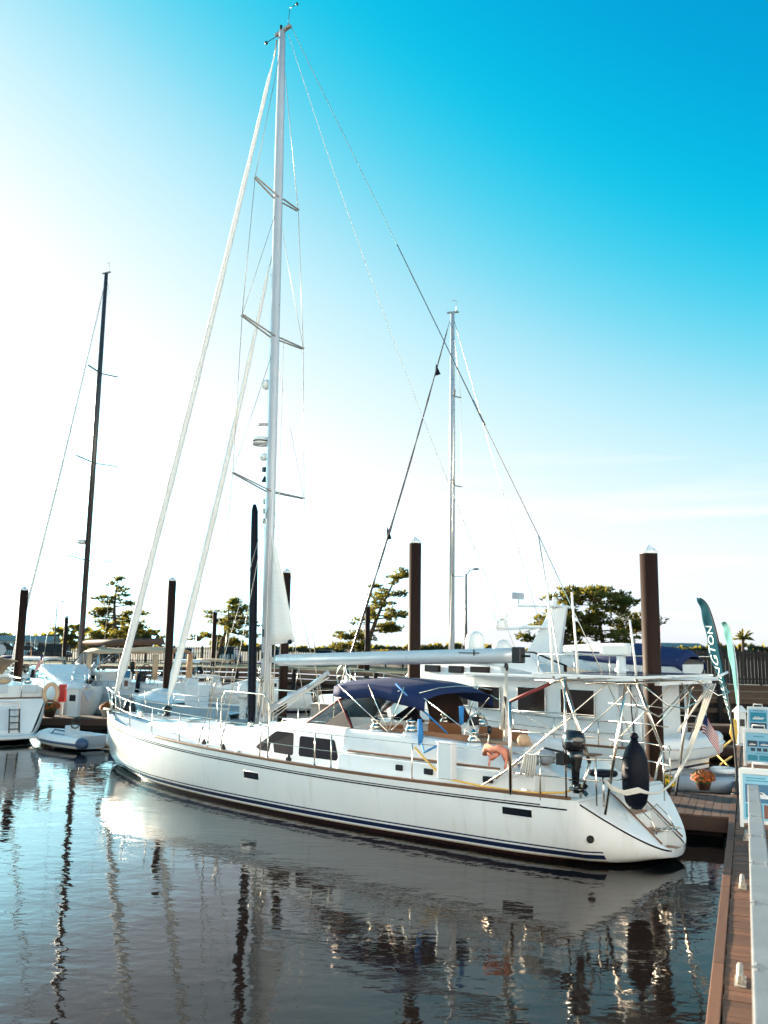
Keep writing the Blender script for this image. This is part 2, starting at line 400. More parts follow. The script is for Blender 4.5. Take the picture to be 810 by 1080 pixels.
# ------------------------------------------------------------------ the big white yacht
Y=thing('sailing_yacht','large white sailing yacht with tall silver mast and navy bimini, nearest boat','sailing yacht',(5.783,17.619,0),2.408)
def YP(x,y,z):
    c,s=math.cos(2.408),math.sin(2.408); return V((5.783+c*x-s*y,17.619+s*x+c*y,z))
H=Hull(20.76,4.82,1.685,1.274,1.219,xs=1.16,tw=.76,stem=.95,tb=.08,up=.58,zk0=.13)
hull=H.shell(MB()).build('hull',HULLY,Y)
cv=MB()
for sd in(1,-1):
    H.band(cv,.125,.022,sd,1.9); H.band(cv,.165,.03,sd,1.35)
cv.build('cove_stripe',M['navydark'],hull)
# quarter strip under the transom edge
q=MB()
for sd in(1,-1):
    rows=[]
    for i in range(13):
        x=.01+1.1*(i/12)**1.5; z=H.z(x)-.004
        rows.append([(x,sd*(H.b(x)+.006),z),(x,sd*(H.y_at(x,z-.035)+.006),z-.035)])
    q=MB(); q.grid(rows); q.build('transom_rubstrip',M['navydark'],hull)
# hull ports
for sd in(1,-1):
    for (xa,xb,za,zb) in((9.66,10.24,.74,.92),(2.08,2.72,.80,.955)):
        p=MB(); n=9
        rows=[]
        for i in range(n+1):
            x=xa+(xb-xa)*i/n; rows.append([(x,sd*(H.y_at(x,z)+.008),z) for z in(zb,(za+zb)/2,za)])
        p.grid(rows); o=p.build('hull_port',M['glass'],hull)
        p=MB(); c=[(xa,za),(xb,za),(xb,zb),(xa,zb)]
        p.tube([(x,sd*(H.y_at(x,z)+.006),z) for x,z in c],.009,6,True); p.build('port_frame',M['white'],o)
    p=MB(); yy=H.y_at(1.0,.54); p.tube([(1.02,sd*(yy-.05),.54),(.98,sd*(yy+.03),.53)],.07,14); p.build('exhaust_outlet',M['gloss'],hull)
# deck, rails
dk=H.deck(MB(),.08,.07); dk.build('deck',M['deck'],Y)
for sd in(1,-1):
    H.rail(MB(),sd,.08,.06,1.3,14.5).build('toe_rail',M['teak'],Y,bevel=.01)
    H.rail(MB(),sd,.06,.035,14.55,20.6).build('bulwark_cap',M['white'],Y,bevel=.008)
# transom with its stair well
tr=MB(); hw=.42; rows=[]
for sd in(1,-1):
    rows=[]
    for i in range(11):
        x=.0+1.18*(i/10)**1.5; rows.append([(x,sd*H.b(x),H.z(x)),(x,sd*max(H.b(x)-.03,.02),H.z(x)+.012),(x,sd*min(hw+.04,max(H.b(x)-.035,.015)),H.z(x)+.015),(x,sd*min(hw,max(H.b(x)-.04,.01)),H.z(x)+.0)])
    tr.grid(rows)
    st=[(.08,.2),(.42,.2),(.42,.5),(.76,.5),(.76,.82),(1.12,.82),(1.12,1.19),(1.18,1.24)]
    pl=[(x,sd*hw,z) for x,z in st]+[(.08,sd*hw,.30)]
    tr.add(pl,[tuple(range(len(pl)))])
for (x0,z0),(x1,z1) in zip(st,st[1:]):
    tr.add([(x0,-hw,z0),(x1,-hw,z1),(x1,hw,z1),(x0,hw,z0)],[(0,1,2,3)])
tr.add([(1.10,-H.b(1.16),1.2),(1.32,-H.b(1.3),1.215),(1.32,H.b(1.3),1.215),(1.10,H.b(1.16),1.2)],[(0,1,2,3)])
tro=tr.build('transom',M['white'],Y)
for (x0,x1,z) in((.10,.40,.2),(.44,.75,.5),(.79,1.1,.82)):
    b_=MB()
    for k in range(5):
        w=(x1-x0-.02)/5; b_.box((x0+.01+w*(k+.5),0,z+.014),(w-.008,2*hw-.1,.024))
    b_.build('teak_step',M['teakwarm'],tro)
b_=MB(); b_.tube([(.02,-.22,.62),(.3,-.22,.62),(.42,-.22,.5)],.014,8).tube([(.02,.25,.62),(.3,.25,.62),(.42,.25,.5)],.014,8)
for k in range(3): b_.tube([(.06+.1*k,-.22,.62),(.06+.1*k,.25,.62)],.014,8)
b_.build('swim_ladder',M['steel'],tro)
for sd in(1,-1):
    b_=MB(); b_.tube([(.25,sd*.4,.55),(.35,sd*.38,.78),(.6,sd*.38,.98),(.72,sd*.4,.86)],.014,8); b_.build('stern_grab_rail',M['steel'],tro)
b_=MB()
for sd in(1,-1):
    b_.tube([(x,sd*(hw+.05),H.z(x)+.03) for x in(.12,.4,.7,1.0,1.2)],.018,8)
b_.build('transom_trim',M['teak'],tro)

# trunk cabin and cockpit
def zd(x): return H.z(x)-.08
cab=MB()
def csec(x,w,zt,cam=.05,sl=.05,ed=.10):
    z0=zd(x)-.05
    h=[(w+sl,z0),(w,zt-ed),(w-ed*.35,zt-ed*.3),(w-ed,zt),(w*.5,zt+cam*.8)]
    return [(x,y,z) for y,z in h]+[(x,0,zt+cam)]+[(x,-y,z) for y,z in h[::-1]]
cab.loft([csec(17.8,.42,1.43,.02,.04,.04),csec(17.2,.62,1.58,.04,.06,.08),csec(14.5,1.02,1.62,.05),csec(12.45,1.22,1.66,.05),csec(12.2,1.28,1.68),csec(11.2,1.40,1.86,.06),csec(10.25,1.48,2.04,.07),csec(9,1.53,2.09,.08),csec(7.55,1.56,2.09,.08)],True)
cabo=cab.build('trunk_cabin',M['white'],Y)
cabo.modifiers.new('es','EDGE_SPLIT').split_angle=R(38)
def wl(x):  # cabin side half width
    pts=[(7.55,1.56),(9,1.53),(10.25,1.48),(11.2,1.40),(12.2,1.28)]
    for (a,c),(d,e) in zip(pts,pts[1:]):
        if x<=d: return c+(e-c)*(x-a)/(d-a)
    return 1.28
def side_panel(name,poly,sd,m,parent,proud=.012,th=.03):
    p=MB(); top=[];n=len(poly)
    def yy(x,z): return wl(max(7.55,x))+.05*(1.98-z)/.85+proud
    P=[(x,sd*yy(x,z),z) for x,z in poly]; Q=[(x,sd*(yy(x,z)-th),z) for x,z in poly]
    p.add(P+Q,[tuple(range(n))]+[(i,(i+1)%n,n+(i+1)%n,n+i) for i in range(n)])
    return p.build(name,m,parent,bevel=.006)
for sd in(1,-1):
    side_panel('cabin_window',[(10.92,1.37),(10.86,1.43),(10.12,1.83),(10.02,1.85),(9.42,1.85),(9.38,1.81),(9.36,1.34),(9.40,1.30),(10.75,1.31)],sd,M['cover'],cabo)
    side_panel('cabin_window',[(9.14,1.36),(9.14,1.76),(9.09,1.80),(7.92,1.80),(7.86,1.76),(7.72,1.42),(7.74,1.35),(7.80,1.32),(9.09,1.31)],sd,M['cover'],cabo)
    h=MB(); h.tube([(10.2,sd*1.2,2.06),(10.18,sd*1.2,2.13),(8.2,sd*1.25,2.17),(8.18,sd*1.25,2.1)],.016,8); h.build('grab_rail',M['steel'],cabo)
for (x,y) in((15.8,0),(13.6,.0),(11.3,.55),(11.3,-.55)):
    h=MB(); h.box((x,y,1.70 if x>12 else 1.90),(.55,.55,.05)); o=h.build('deck_hatch',M['steel'],cabo,bevel=.015)
    g=MB(); g.box((x,y,1.729 if x>12 else 1.929),(.45,.45,.012)); g.build('hatch_glass',M['glass'],o)

# cockpit: lower raised side deck with small ports, coamings, seats, sole
cp=MB()
for sd in(1,-1):
    def cs(x,wo,zt):
        return [(x,sd*(wo+.06),zd(x)-.05),(x,sd*wo,zt-.03),(x,sd*(wo-.03),zt),(x,sd*.9,zt),(x,sd*.9,zd(x)-.05)]
    cp.loft([cs(7.55,1.75,1.55),cs(5,1.74,1.56),cs(3.0,1.70,1.58),cs(2.2,1.60,1.60)])
    def cs2(x,zt,wi=1.12):
        return [(x,sd*1.60,1.53),(x,sd*1.52,zt-.05),(x,sd*1.46,zt),(x,sd*(wi+.06),zt),(x,sd*wi,zt-.05),(x,sd*wi,1.3)]
    cp.loft([cs2(7.6,2.08),cs2(5.5,2.08),cs2(4.2,2.02),cs2(3.3,1.95),cs2(2.9,1.80)])
    # seats
    cp.box((5.6,sd*.92,1.62),(3.4,.5,.34))
cp.box((5.2,0,1.24),(4.6,1.5,.06))
cpo=cp.build('cockpit',M['white'],Y,bevel=.02)
for sd in(1,-1):
    for x,w in((5.62,.34),(4.78,.40),(3.22,.40)):
        p=MB(); p.box((x,sd*1.775,1.385),(w*.62,.05,.13)); o=p.build('cockpit_port',M['glass'],cpo,bevel=.02)
    t=MB(); t.box((5.2,sd*1.615,1.60),(4.3,.11,.035)); t.build('teak_ledge',M['teak'],cpo,bevel=.008)
    s_=MB(); s_.box((5.6,sd*.94,1.83),(3.2,.42,.09)); s_.build('seat_cushion',M['cream'],cpo,bevel=.03)
    b_=MB(); b_.box((5.6,sd*1.09,2.02),(3.0,.06,.26)); b_.build('teak_backrest',M['teakwarm'],cpo,bevel=.01)
t=MB(); t.box((6.35,0,1.95),(1.0,.5,.05)); t.box((6.35,0,1.6),(.8,.08,.7)); t.build('cockpit_table',M['teakwarm'],cpo,bevel=.01)
t=MB(); t.box((7.53,-.15,1.75),(.06,.8,.65)); t.build('companionway_board',M['teakwarm'],cpo)
t=MB(); t.box((5.0,0,1.72),(.25,.3,.9)); t.box((4.98,0,2.2),(.22,.42,.24)); pd=t.build('steering_pedestal',M['white'],cpo,bevel=.04)
t=MB(); n=28
t.tube([(4.78,.48*math.cos(2*math.pi*i/n),2.05+.48*math.sin(2*math.pi*i/n)) for i in range(n)],.018,8,True)
for k in range(6):
    a=math.pi*k/3; t.tube([(4.78,0,2.05),(4.78,.48*math.cos(a),2.05+.48*math.sin(a))],.01,6)
t.build('steering_wheel',M['steel'],pd)
t=MB(); t.box((4.85,0,2.36),(.06,.34,.2)); t.build('chart_plotter',M['black'],pd,bevel=.02)
# winches
for (x,y,z,s_) in((6.75,1.32,2.08,1),(5.65,1.34,2.08,1.15),(6.75,-1.32,2.08,1),(5.65,-1.34,2.08,1.15),(3.9,1.33,2.0,1),(11.9,.85,1.72,.7),(11.9,-.85,1.72,.7)):
    w=MB(); w.lathe([(.15*s_,0),(.17*s_,.03),(.15*s_,.10*s_)],(x,y,z-.06)); o=w.build('winch',M['white'],Y)
    w=MB(); w.lathe([(.125*s_,.10*s_-.06),(.125*s_,.12*s_),(.085*s_,.15*s_),(.08*s_,.21*s_),(.11*s_,.24*s_),(.11*s_,.265*s_),(.04*s_,.29*s_),(.03*s_,.32*s_)],(x,y,z)); w.build('winch_drum',M['steel'],o)
# aft cabin trunk behind the cockpit
a=MB()
def asec(x,w,zt):
    return [(x,w+.12,1.1),(x,w,zt),(x,-w,zt),(x,-w-.12,1.1)]
a.loft([asec(1.35,1.15,1.20),asec(1.75,1.1,1.46),asec(2.35,1.15,1.72),asec(2.85,1.15,1.72)])
ao=a.build('aft_trunk',M['white'],Y,bevel=.04)
p=MB(); p.box((2.2,.3,1.69),(.4,.4,.03),Matrix.Rotation(R(-24),3,'Y')); p.build('aft_hatch',M['glass'],ao)
t=MB(); t.box((2.62,1.285,1.52),(.5,.05,.10)); t.build('aft_port',M['glass'],ao,bevel=.01)
for sd in(1,-1):
    t=MB(); t.box((2.5,sd*1.0,1.745),(.6,.35,.03)); t.build('teak_seat',M['teak'],ao,bevel=.008)
# white life-raft valise hung on the port rail
t=MB(); t.box((3.95,2.2,1.72),(.38,.20,.72)); t.build('life_raft_valise',M['white'],Y,bevel=.03)
t=MB(); t.box((3.95,2.2,2.09),(.41,.23,.05)); t.build('valise_lid',M['white'],Y,bevel=.02)

# dodger
d=MB()
def dz(y): return 2.86-.14*(y/1.3)**2
fr=[]; 
bf=[(9.95-.75*(k/1.25)**2,k,2.10) for k in(-1.25,-.8,-.4,0,.4,.8,1.25)]
tf=[(8.25-.15*(k/1.25)**2,k,dz(k)) for k in(-1.2,-.8,-.4,0,.4,.8,1.2)]
d.grid([bf,tf]); d.build('dodger_window',M['clear'],Y)
dr=MB()
tb=[(7.75,k,dz(k)+.06) for k in(-1.2,-.8,-.4,0,.4,.8,1.2)]
dr.grid([tf,[(8.0,k,dz(k)+.06) for k in(-1.2,-.8,-.4,0,.4,.8,1.2)],tb])
dr.build('dodger_top',M['navy'],Y,solid=.012)
for sd in(1,-1):
    s_=MB(); s_.add([(9.2,sd*1.255,2.10),(8.1,sd*1.215,2.72),(7.95,sd*1.24,2.4),(8.6,sd*1.27,2.10)],[(0,1,2,3)]); s_.build('dodger_side_window',M['clear'],Y)
    s_=MB(); s_.add([(8.62,sd*1.272,2.09),(7.96,sd*1.25,2.46),(7.78,sd*1.26,2.50),(7.45,sd*1.36,2.09)],[(0,1,2,3)]); s_.build('dodger_side',M['navydark'],Y,solid=.01)
    s_=MB(); s_.tube([(9.22,sd*1.26,2.1),(8.12,sd*1.22,2.72),(7.95,sd*1.2,2.8)],.02,6); s_.tube([(8.12,sd*1.22,2.75),(7.5,sd*1.36,2.1)],.022,6); s_.build('dodger_frame',M['redtube'],Y)
s_=MB(); s_.add([(7.5,-1.36,3.02),(6.5,-1.38,3.02),(5.9,-1.44,2.12),(7.3,-1.42,2.12)],[(0,1,2,3)]); s_.build('side_curtain',M['browncanvas'],Y,solid=.012)
# bimini
bm_=MB(); rows=[]
for i in range(13):
    u=i/12; x=8.05-2.8*u; arch=.10*math.sin(math.pi*min(1,u*1.05))
    droop=-.10*u-.12*max(0,u-.85)/.15
    hwid=1.45-.12*u
    row=[(x,hwid*k,3.12+arch+droop+.10*(1-k*k)-.06*max(0,abs(k)-.8)/.2-.02*math.sin(u*math.pi*3)**2*(k*k)) for k in(-1,-.9,-.7,-.4,0,.4,.7,.9,1)]
    z0=row[0][2]; v=.24+.07*math.sin(math.pi*u*2.0)**2
    row=[(x,-hwid-.03,z0-v)]+row+[(x,hwid+.03,z0-v)]
    rows.append(row)
bm_.grid(rows); bo=bm_.build('bimini',M['navy'],Y,solid=.012)
f_=MB()
for sd in(1,-1):
    y=sd*1.44
    f_.tube([(6.2,sd*1.5,2.1),(7.9,y,3.1)],.016,8); f_.tube([(6.2,sd*1.5,2.1),(6.9,y,3.15)],.016,8); f_.tube([(6.2,sd*1.5,2.1),(5.8,y,3.12)],.016,8); f_.tube([(6.1,sd*1.5,2.15),(5.35,sd*1.32,2.85)],.016,8)
    f_.tube([(3.6,sd*1.5,2.1),(5.3,sd*1.3,2.9)],.012,8); f_.tube([(8.1,sd*1.40,2.3),(8.0,y,3.0)],.012,8)
for x in(7.95,6.9,6.0,5.35): f_.tube([(x,k*1.42,3.06+.12*(1-k*k)-.05*(8-x)/3.4) for k in(-1,-.5,0,.5,1)],.014,8)
f_.build('bimini_frame',M['steel'],bo)

# ---- rig
MB0=V((12.3,0,1.66)); MB1=V((12.64,0,24.1))
def mp(z): u=(z-MB0.z)/(MB1.z-MB0.z); return MB0+(MB1-MB0)*u
m=MB()
secs=[]
for z,k in((1.66,1),(8,1),(16,1),(21,.92),(24.1,.72)):
    c=mp(z); secs.append([(c.x+.185*k*math.cos(2*math.pi*i/18),c.y+.125*k*math.sin(2*math.pi*i/18),z) for i in range(18)])
m.loft(secs,True); mast=m.build('mast',M['alu'],Y)
c=mp(24.1)
t=MB(); t.bar((c.x+.32,0,24.14),(c.x-.42,0,24.14),.13,.10); t.build('masthead',M['spar'],mast,bevel=.02)
t=MB(); t.tube([(c.x-.35,.05,24.2),(c.x-.40,.05,24.75)],.01,6); t.tube([(c.x-.4,.05,24.75),(c.x-.75,.05,24.72)],.01,6)
t.tube([(c.x+.1,-.03,24.2),(c.x+.1,-.03,24.42)],.045,8); t.tube([(c.x+.3,.0,24.1),(c.x+.65,.1,24.0)],.012,6); t.ball((c.x+.68,.1,24.0),.06,8,5); t.ball((c.x-.75,.05,24.72),.05,8,5); t.build('wind_sensor',M['black'],mast)
tips={}
for z,l,dy in((8.62,1.42,.1),(13.5,1.26,.1),(18.15,.92,.08)):
    c=mp(z)
    for sd in(1,-1):
        tip=V((c.x+.05,sd*l,z+(.38 if sd>0 else 0))); tips[(z,sd)]=tip
        t=MB()
        t.bar((c.x+.06,sd*.1,z),tip+V((.05,0,0)),.06,.035); t.bar((c.x-.14,sd*.1,z),tip-V((.04,0,0)),.06,.035)
        t.build('spreader',M['spar'],mast,bevel=.01)
    # root casting
t=MB()
for sd in(1,-1):
    ch=V((12.15,sd*2.12,1.3)); pr=None
    zs_=[8.62,13.5,18.15]
    a=[ch]+[tips[(z,sd)] for z in zs_]+[mp(23.7)]
    for p,q in zip(a,a[1:]): t.tube([p,q],.011,5)
    for zt,zr in((8.62,13.2),(13.5,17.9)): t.tube([tips[(zt,sd)],mp(zr)],.009,5)
    t.tube([V((12.6,sd*2.1,1.3)),mp(8.4)],.011,5); t.tube([V((11.6,sd*2.1,1.3)),mp(8.5)],.011,5)
t.build('shrouds',M['wire'],mast)
for sd in(1,-1):
    for x in(12.6,12.15,11.6):
        t=MB(); p=V((x,sd*2.12,1.28)); q=mp(8.5) if x!=12.15 else tips[(8.62,sd)]
        d_=(q-p).normalized(); t.tube([p,p+d_*.18],.03,6); t.tube([p+d_*.18,p+d_*.55],.022,6)
        t.build('turnbuckle',M['steel'],mast)
# furled headsails
def furled(name,a,b,r,m,n=60,wob=.12,parent=Y):
    a=V(a);b=V(b); pts=[];rs=[]
    sag=V((-.16,.0,-.0))
    for i in range(n+1):
        u=i/n; p=a.lerp(b,u)+sag*math.sin(math.pi*u); pts.append(p)
        k=1-.62*u**1.3
        if u<.05: k*=.35+.65*u/.05
        if u>.97: k*=.5
        rs.append(r*k*(1+wob*math.sin(i*2.1+math.sin(i*.7)*2)*(1 if i%2 else .5)))
    mb=MB(); mb.tube(pts,rs,10); return mb.build(name,m,parent)
furled('furled_genoa',(20.35,0,2.15),(13.0,0,23.4),.135,M['sail'])
furled('furled_staysail',(17.15,0,2.25),(12.85,0,16.0),.125,M['sail'],50)
t=MB(); t.tube([(12.98,0,23.4),(12.9,0,23.95)],.03,6); t.tube([(12.82,0,16.0),(12.6,0,16.9)],.014,6); t.build('forestay',M['wire'],mast)
for nm,p in(('furler_drum',(20.36,0,1.80)),('furler_drum',(17.16,0,1.72))):
    t=MB(); t.lathe([(.06,0),(.15,.02),(.15,.05),(.09,.07),(.09,.20),(.15,.22),(.15,.26),(.05,.34)],p,14); t.build(nm,M['black'],Y)
# navy sleeved pole standing before the mast
t=MB(); t.tube([(12.84,.05,1.75),(12.86,.05,2.1),(13.0,.05,6.5),(13.08,.03,8.1),(13.1,.03,8.3)],[.09,.125,.12,.10,.05],10); t.build('covered_spinnaker_pole',M['navydark'],Y)
# in-mast furled mainsail clew
s_=MB(); rows=[]
for i in range(9):
    u=i/8; z=7.2-3.15*u; x0=mp(z).x-.17; w=.03+.95*u**.9
    rows.append([(x0-w*k,.06*math.sin(k*3+u*2),z+.1*k*u) for k in(0,.33,.66,1)])
s_.grid(rows); so=s_.build('mainsail_clew',M['sail'],Y,solid=.01)
t=MB(); t.ball((11.3,.03,4.15),(.09,.05,.07),10,6); t.build('clew_ring',M['navydark'],so)
# boom, vang
t=MB(); secs=[]
for x,z,ry,rz in((11.88,3.63,.11,.13),(11.7,3.63,.14,.165),(4.0,3.88,.14,.175),(3.72,3.89,.13,.165)):
    secs.append([(x,ry*math.cos(2*math.pi*i/16),z+rz*math.sin(2*math.pi*i/16)) for i in range(16)])
t.loft(secs,True); bmn=t.build('boom',M['boom'],Y)
t=MB(); t.box((3.62,0,3.9),(.24,.22,.36)); t.box((3.42,0,3.88),(.25,.05,.05)); t.build('boom_end',M['black'],bmn,bevel=.03)
t=MB(); t.box((12.0,0,3.63),(.35,.10,.16)); t.build('gooseneck',M['spar'],bmn)
t=MB(); t.box((4.9,.146,3.93),(.6,.01,.02)); t.box((4.75,.15,3.94),(.03,.012,.14)); t.build('boom_fitting',M['black'],bmn)
t=MB(); t.tube([(12.0,0,2.28),(10.5,0,2.92)],.085,12); t.tube([(10.5,0,2.92),(9.75,0,3.34)],.06,12); t.build('boom_vang',M['alu'],Y)
t=MB(); t.tube([(12.0,.05,2.15),(9.7,.05,3.2)],.012,5); t.tube([(12.0,-.05,2.1),(9.75,-.05,3.2)],.012,5); t.tube([(11.9,0,2.0),(9.8,0,3.25)],.012,5); t.build('vang_tackle',M['wirelight'],Y)
# halyard coils and sheets at the mast
t=MB()
for k in range(9):
    a=k*.7; x=12.3+.17*math.cos(a); y=.17*math.sin(a); zz=2.0+.12*(k%3)
    t.tube([(x,y,3.0+.1*(k%4)),(x+.06*math.cos(a),y+.06*math.sin(a),zz+.3),(x+.02,y+.03,zz),(x-.02,y-.02,2.9)],.022,6)
t.build('halyard_coil',M['rope'],mast)
for (z,dy) in ((3.05,.2),(2.75,-.2)):
    w=MB(); w.lathe([(.08,0),(.09,.02),(.055,.05),(.055,.12),(.08,.14),(.02,.17)],(mp(z).x,dy*.6,z),12,Matrix.Rotation(R(-90 if dy>0 else 90),3,'X')); w.build('mast_winch',M['steel'],mast)
t=MB(); t.box((mp(4.4).x+.02,.128,4.4),(.07,.03,.22)); t.box((mp(5.0).x+.02,.128,3.75),(.07,.03,.16)); t.build('mast_exit_box',M['black'],mast)
t=MB(); t.tube([(12.2,.13,1.7),(12.25,.13,8.4)],.012,5); t.tube([(12.1,-.13,1.7),(12.2,-.13,13.3)],.012,5); t.tube([(12.05,.02,1.7),(12.22,.02,7)],.016,5); t.build('halyards',M['wirelight'],mast)
# electronics on the mast
c=mp(10.4)
t=MB(); t.bar((c.x+.12,0,10.12),(c.x+.55,0,10.12),.1,.04); t.lathe([(.26,0),(.30,.05),(.30,.15),(.24,.22),(.05,.25)],(c.x+.5,0,10.15),18); rd=t.build('radome',M['plastic'],mast)
t=MB(); t.lathe([(.302,.07),(.304,.11)],(c.x+.5,0,10.15),18); t.build('radome_band',M['gloss'],rd)
t=MB(); t.lathe([(.04,0),(.24,.02),(.02,.06)],(c.x+.38,.0,10.75),14); t.build('gps_disc',M['plastic'],mast)
t=MB(); t.ball((c.x+.34,0,9.75),(.16,.12,.12),10,6); t.build('loudhailer',M['plastic'],mast)
t=MB(); t.ball((c.x+.36,0,12.05),(.16,.14,.16),12,8); t.bar((c.x+.1,0,12.0),(c.x+.3,0,12.0),.05,.05); t.build('satellite_dome',M['plastic'],mast)
t=MB(); t.lathe([(.0,0),(.11,.02),(.0,.22)],(c.x+.27,0,8.95),8); t.bar((c.x+.1,0,9.3),(c.x+.3,0,9.3),.04,.04); t.box((c.x+.3,0,9.35),(.1,.1,.14)); t.build('mast_lamp',M['black'],mast)
t=MB()
for z in (8.35,8.05,7.75): t.box((mp(z).x+.21,0.03,z),(.1,.1,.16))
t.build('mast_blocks',M['spar'],mast,bevel=.02)
t=MB(); t.tube([mp(15.6)+V((.15,.08,0)),mp(15.4)+V((-.2,.0,-.9))],.014,5); t.build('runner_tang',M['black'],mast)
# backstay (split low), topping lift, runners
t=MB(); top=V((mp(24).x-.42,0,24.12)); sp=V((3.05,0,6.6))
t.tube([top,sp],.010,5); t.tube([sp,(1.25,1.55,1.3)],.011,5); t.tube([sp,(1.25,-1.55,1.3)],.011,5)
bk=t.build('backstay',M['wire'],Y)
M['ins']=mat('grey_insulator',(.10,.11,.13),.5)
t=MB(); d_=(sp-top); t.tube([top+d_*.52,top+d_*.60],.015,6); t.tube([top+d_*.60,top+d_*.80],.014,6); t.tube([top+d_*.80,top+d_*.84],.022,6); t.build('backstay_insulator',M['ins'],bk)
t=MB(); e=V((3.7,0,4.05)); P=[]
for i in range(15):
    u=i/14; p=V((mp(23.9).x-.3,0,23.9)).lerp(e,u); p.z-=1.0*math.sin(math.pi*u)*.6; P.append(p)
t.tube(P,.010,5); t.build('topping_lift',M['wirelight'],bmn)
# mainsheet and blue control lines
for c_ in((3.95,0,3.62),(4.35,.1,2.2)):
    t=MB(); t.ball(c_,(.06,.05,.10),8,6); t.build('mainsheet_block',M['black'],Y)
t=MB()
for k in(-.05,0,.05): t.tube([(3.95,k,3.6),(3.6,.6+k,2.05)],.014,5)
t.tube([(3.55,.62,2.05),(3.5,.65,2.6),(3.52,.7,3.0),(3.62,.68,2.3)],.05,7)
t.build('mainsheet',M['rope'],Y)
for P_,r_ in(([(6.05,1.43,3.2),(5.6,1.3,2.8),(4.9,.9,2.1)],.022),([(5.25,1.52,2.45),(5.2,1.55,2.15),(5.22,1.52,1.9)],[.05,.07,.06]),([(4.25,1.3,2.78),(4.25,1.3,2.4)],[.06,.05]),([(5.0,1.75,1.95),(4.8,1.9,1.8),(4.5,1.85,1.95)],.025)):
    t=MB(); t.tube(P_,r_,7); t.build('blue_line',M['blue'],Y)

# ---- rails
def dk_pt(x,sd,dz_): return V((x,sd*(H.b(x)-.09),H.z(x)+dz_))
XS=[18.6,16.7,14.94,13.3,11.3,9.45,7.8,4.95]
for sd in(1,-1):
    for x in XS+([7.27] if sd==1 else []):
        t=MB(); t.tube([dk_pt(x,sd,0),dk_pt(x,sd,.80)],.015,8); t.lathe([(.035,0),(.03,.08)],dk_pt(x,sd,0),8); t.build('stanchion',M['steel'],Y)
    for hh in(.79,.42):
        t=MB(); t.tube([dk_pt(x,sd,hh) for x in[18.6,16.7,14.94,13.3,11.3,9.45,7.8,4.95,2.45]],.007,5); t.build('lifeline',M['steel'],Y)
    # pulpit
    t=MB(); P=[dk_pt(18.6,sd,.80),dk_pt(19.5,sd,.82)+V((0,.03*sd,0)),V((20.5,sd*.22,H.z(20.4)+.85)),V((20.75,sd*.12,H.z(20.6)+.80))]
    t.tube(P,.017,8); t.tube([dk_pt(19.4,sd,0),dk_pt(19.5,sd,.82)],.017,8); t.tube([V((20.2,sd*.18,H.z(20)+.0)),V((20.5,sd*.22,H.z(20.4)+.85))],.017,8); t.tube([dk_pt(18.6,sd,.42),dk_pt(19.45,sd,.44),V((20.35,sd*.2,H.z(20.2)+.45))],.012,8)
    t.build('pulpit',M['steel'],Y)
# granny bars by the mast
for sd in(1,-1):
    t=MB(); P=[(11.0,sd*.95,1.86),(11.05,sd*.95,2.5),(11.25,sd*.95,2.72),(13.1,sd*.85,2.72),(13.25,sd*.85,2.5),(13.25,sd*.85,1.66)]
    t.tube(P,.018,8); t.build('granny_bar',M['steel'],Y)
    t=MB(); P=[dk_pt(9.75,sd,0),dk_pt(9.72,sd,.62),dk_pt(9.6,sd,.80),dk_pt(9.45,sd,.80)]; t.tube(P,.016,8); t.build('boarding_gate',M['steel'],Y)
# deck gear
for (x,y) in ((13.0,1.6),(11.9,1.78),(9.3,1.75),(13.0,-1.6)):
    t=MB(); t.box((x,y,zd(x)+.07),(.16,.06,.08)); t.ball((x,y,zd(x)+.13),(.06,.04,.055),8,6); t.build('deck_block',M['black'],Y,bevel=.01)
for (x,sd) in ((18.9,1),(10.6,1),(2.2,1),(18.9,-1),(2.2,-1)):
    t=MB(); p=dk_pt(x,sd,.0); t.tube([p+V((-.14,0,.09)),p+V((.14,0,.09))],.018,8); t.tube([p+V((-.05,0,0)),p+V((-.05,0,.09))],.018,8); t.tube([p+V((.05,0,0)),p+V((.05,0,.09))],.018,8); t.build('mooring_cleat',M['steel'],Y)
t=MB(); t.bar((19.9,0,H.z(19.9)),(20.95,0,H.z(20.7)+.04),.16,.05); t.build('bow_roller',M['steel'],Y)
t=MB(); t.tube([(20.0,.04,H.z(20)+.1),(20.95,.04,H.z(20.7)+.08)],.035,8); t.add([(20.85,-.16,1.72),(20.85,.22,1.72),(21.0,.03,1.38)],[(0,1,2)]); t.build('anchor',M['galv'],Y,solid=.02)
t=MB(); t.lathe([(.12,0),(.12,.12),(.08,.2),(.1,.26),(.03,.3)],(18.75,0,H.z(18.75)-.02),12); t.build('windlass',M['steel'],Y)

# ---- stern arch, rails
def tubeobj(name,pts,r=.018,m='steel',n=8,parent=Y):
    t=MB(); t.tube(pts,r,n); return t.build(name,M[m],parent)
arch=MB()
for sd in(1,-1):
    arch.tube([(.99,sd*1.6,1.9),(1.55,sd*1.55,3.44)],.04,8)          # thick forward legs
    arch.tube([(.72,sd*1.55,1.0),(.25,sd*1.5,3.42)],.03,8)            # aft legs
    arch.tube([(1.0,sd*1.6,1.9),(1.2,sd*1.6,1.25)],.03,8)
    arch.tube([(2.2,sd*1.55,3.42),(.0,sd*1.5,3.42)],0.0165,8)
    arch.tube([(2.4,sd*1.9,1.85),(.6,sd*1.55,3.42)],0.0135,8)
    arch.tube([(1.5,sd*1.7,2.1),(.2,sd*1.5,3.3)],0.0135,8)
for x,z in((1.55,3.44),(.25,3.42),(.9,3.40)): arch.tube([(x,-1.9,z),(x,1.9,z)],0.0165,8)
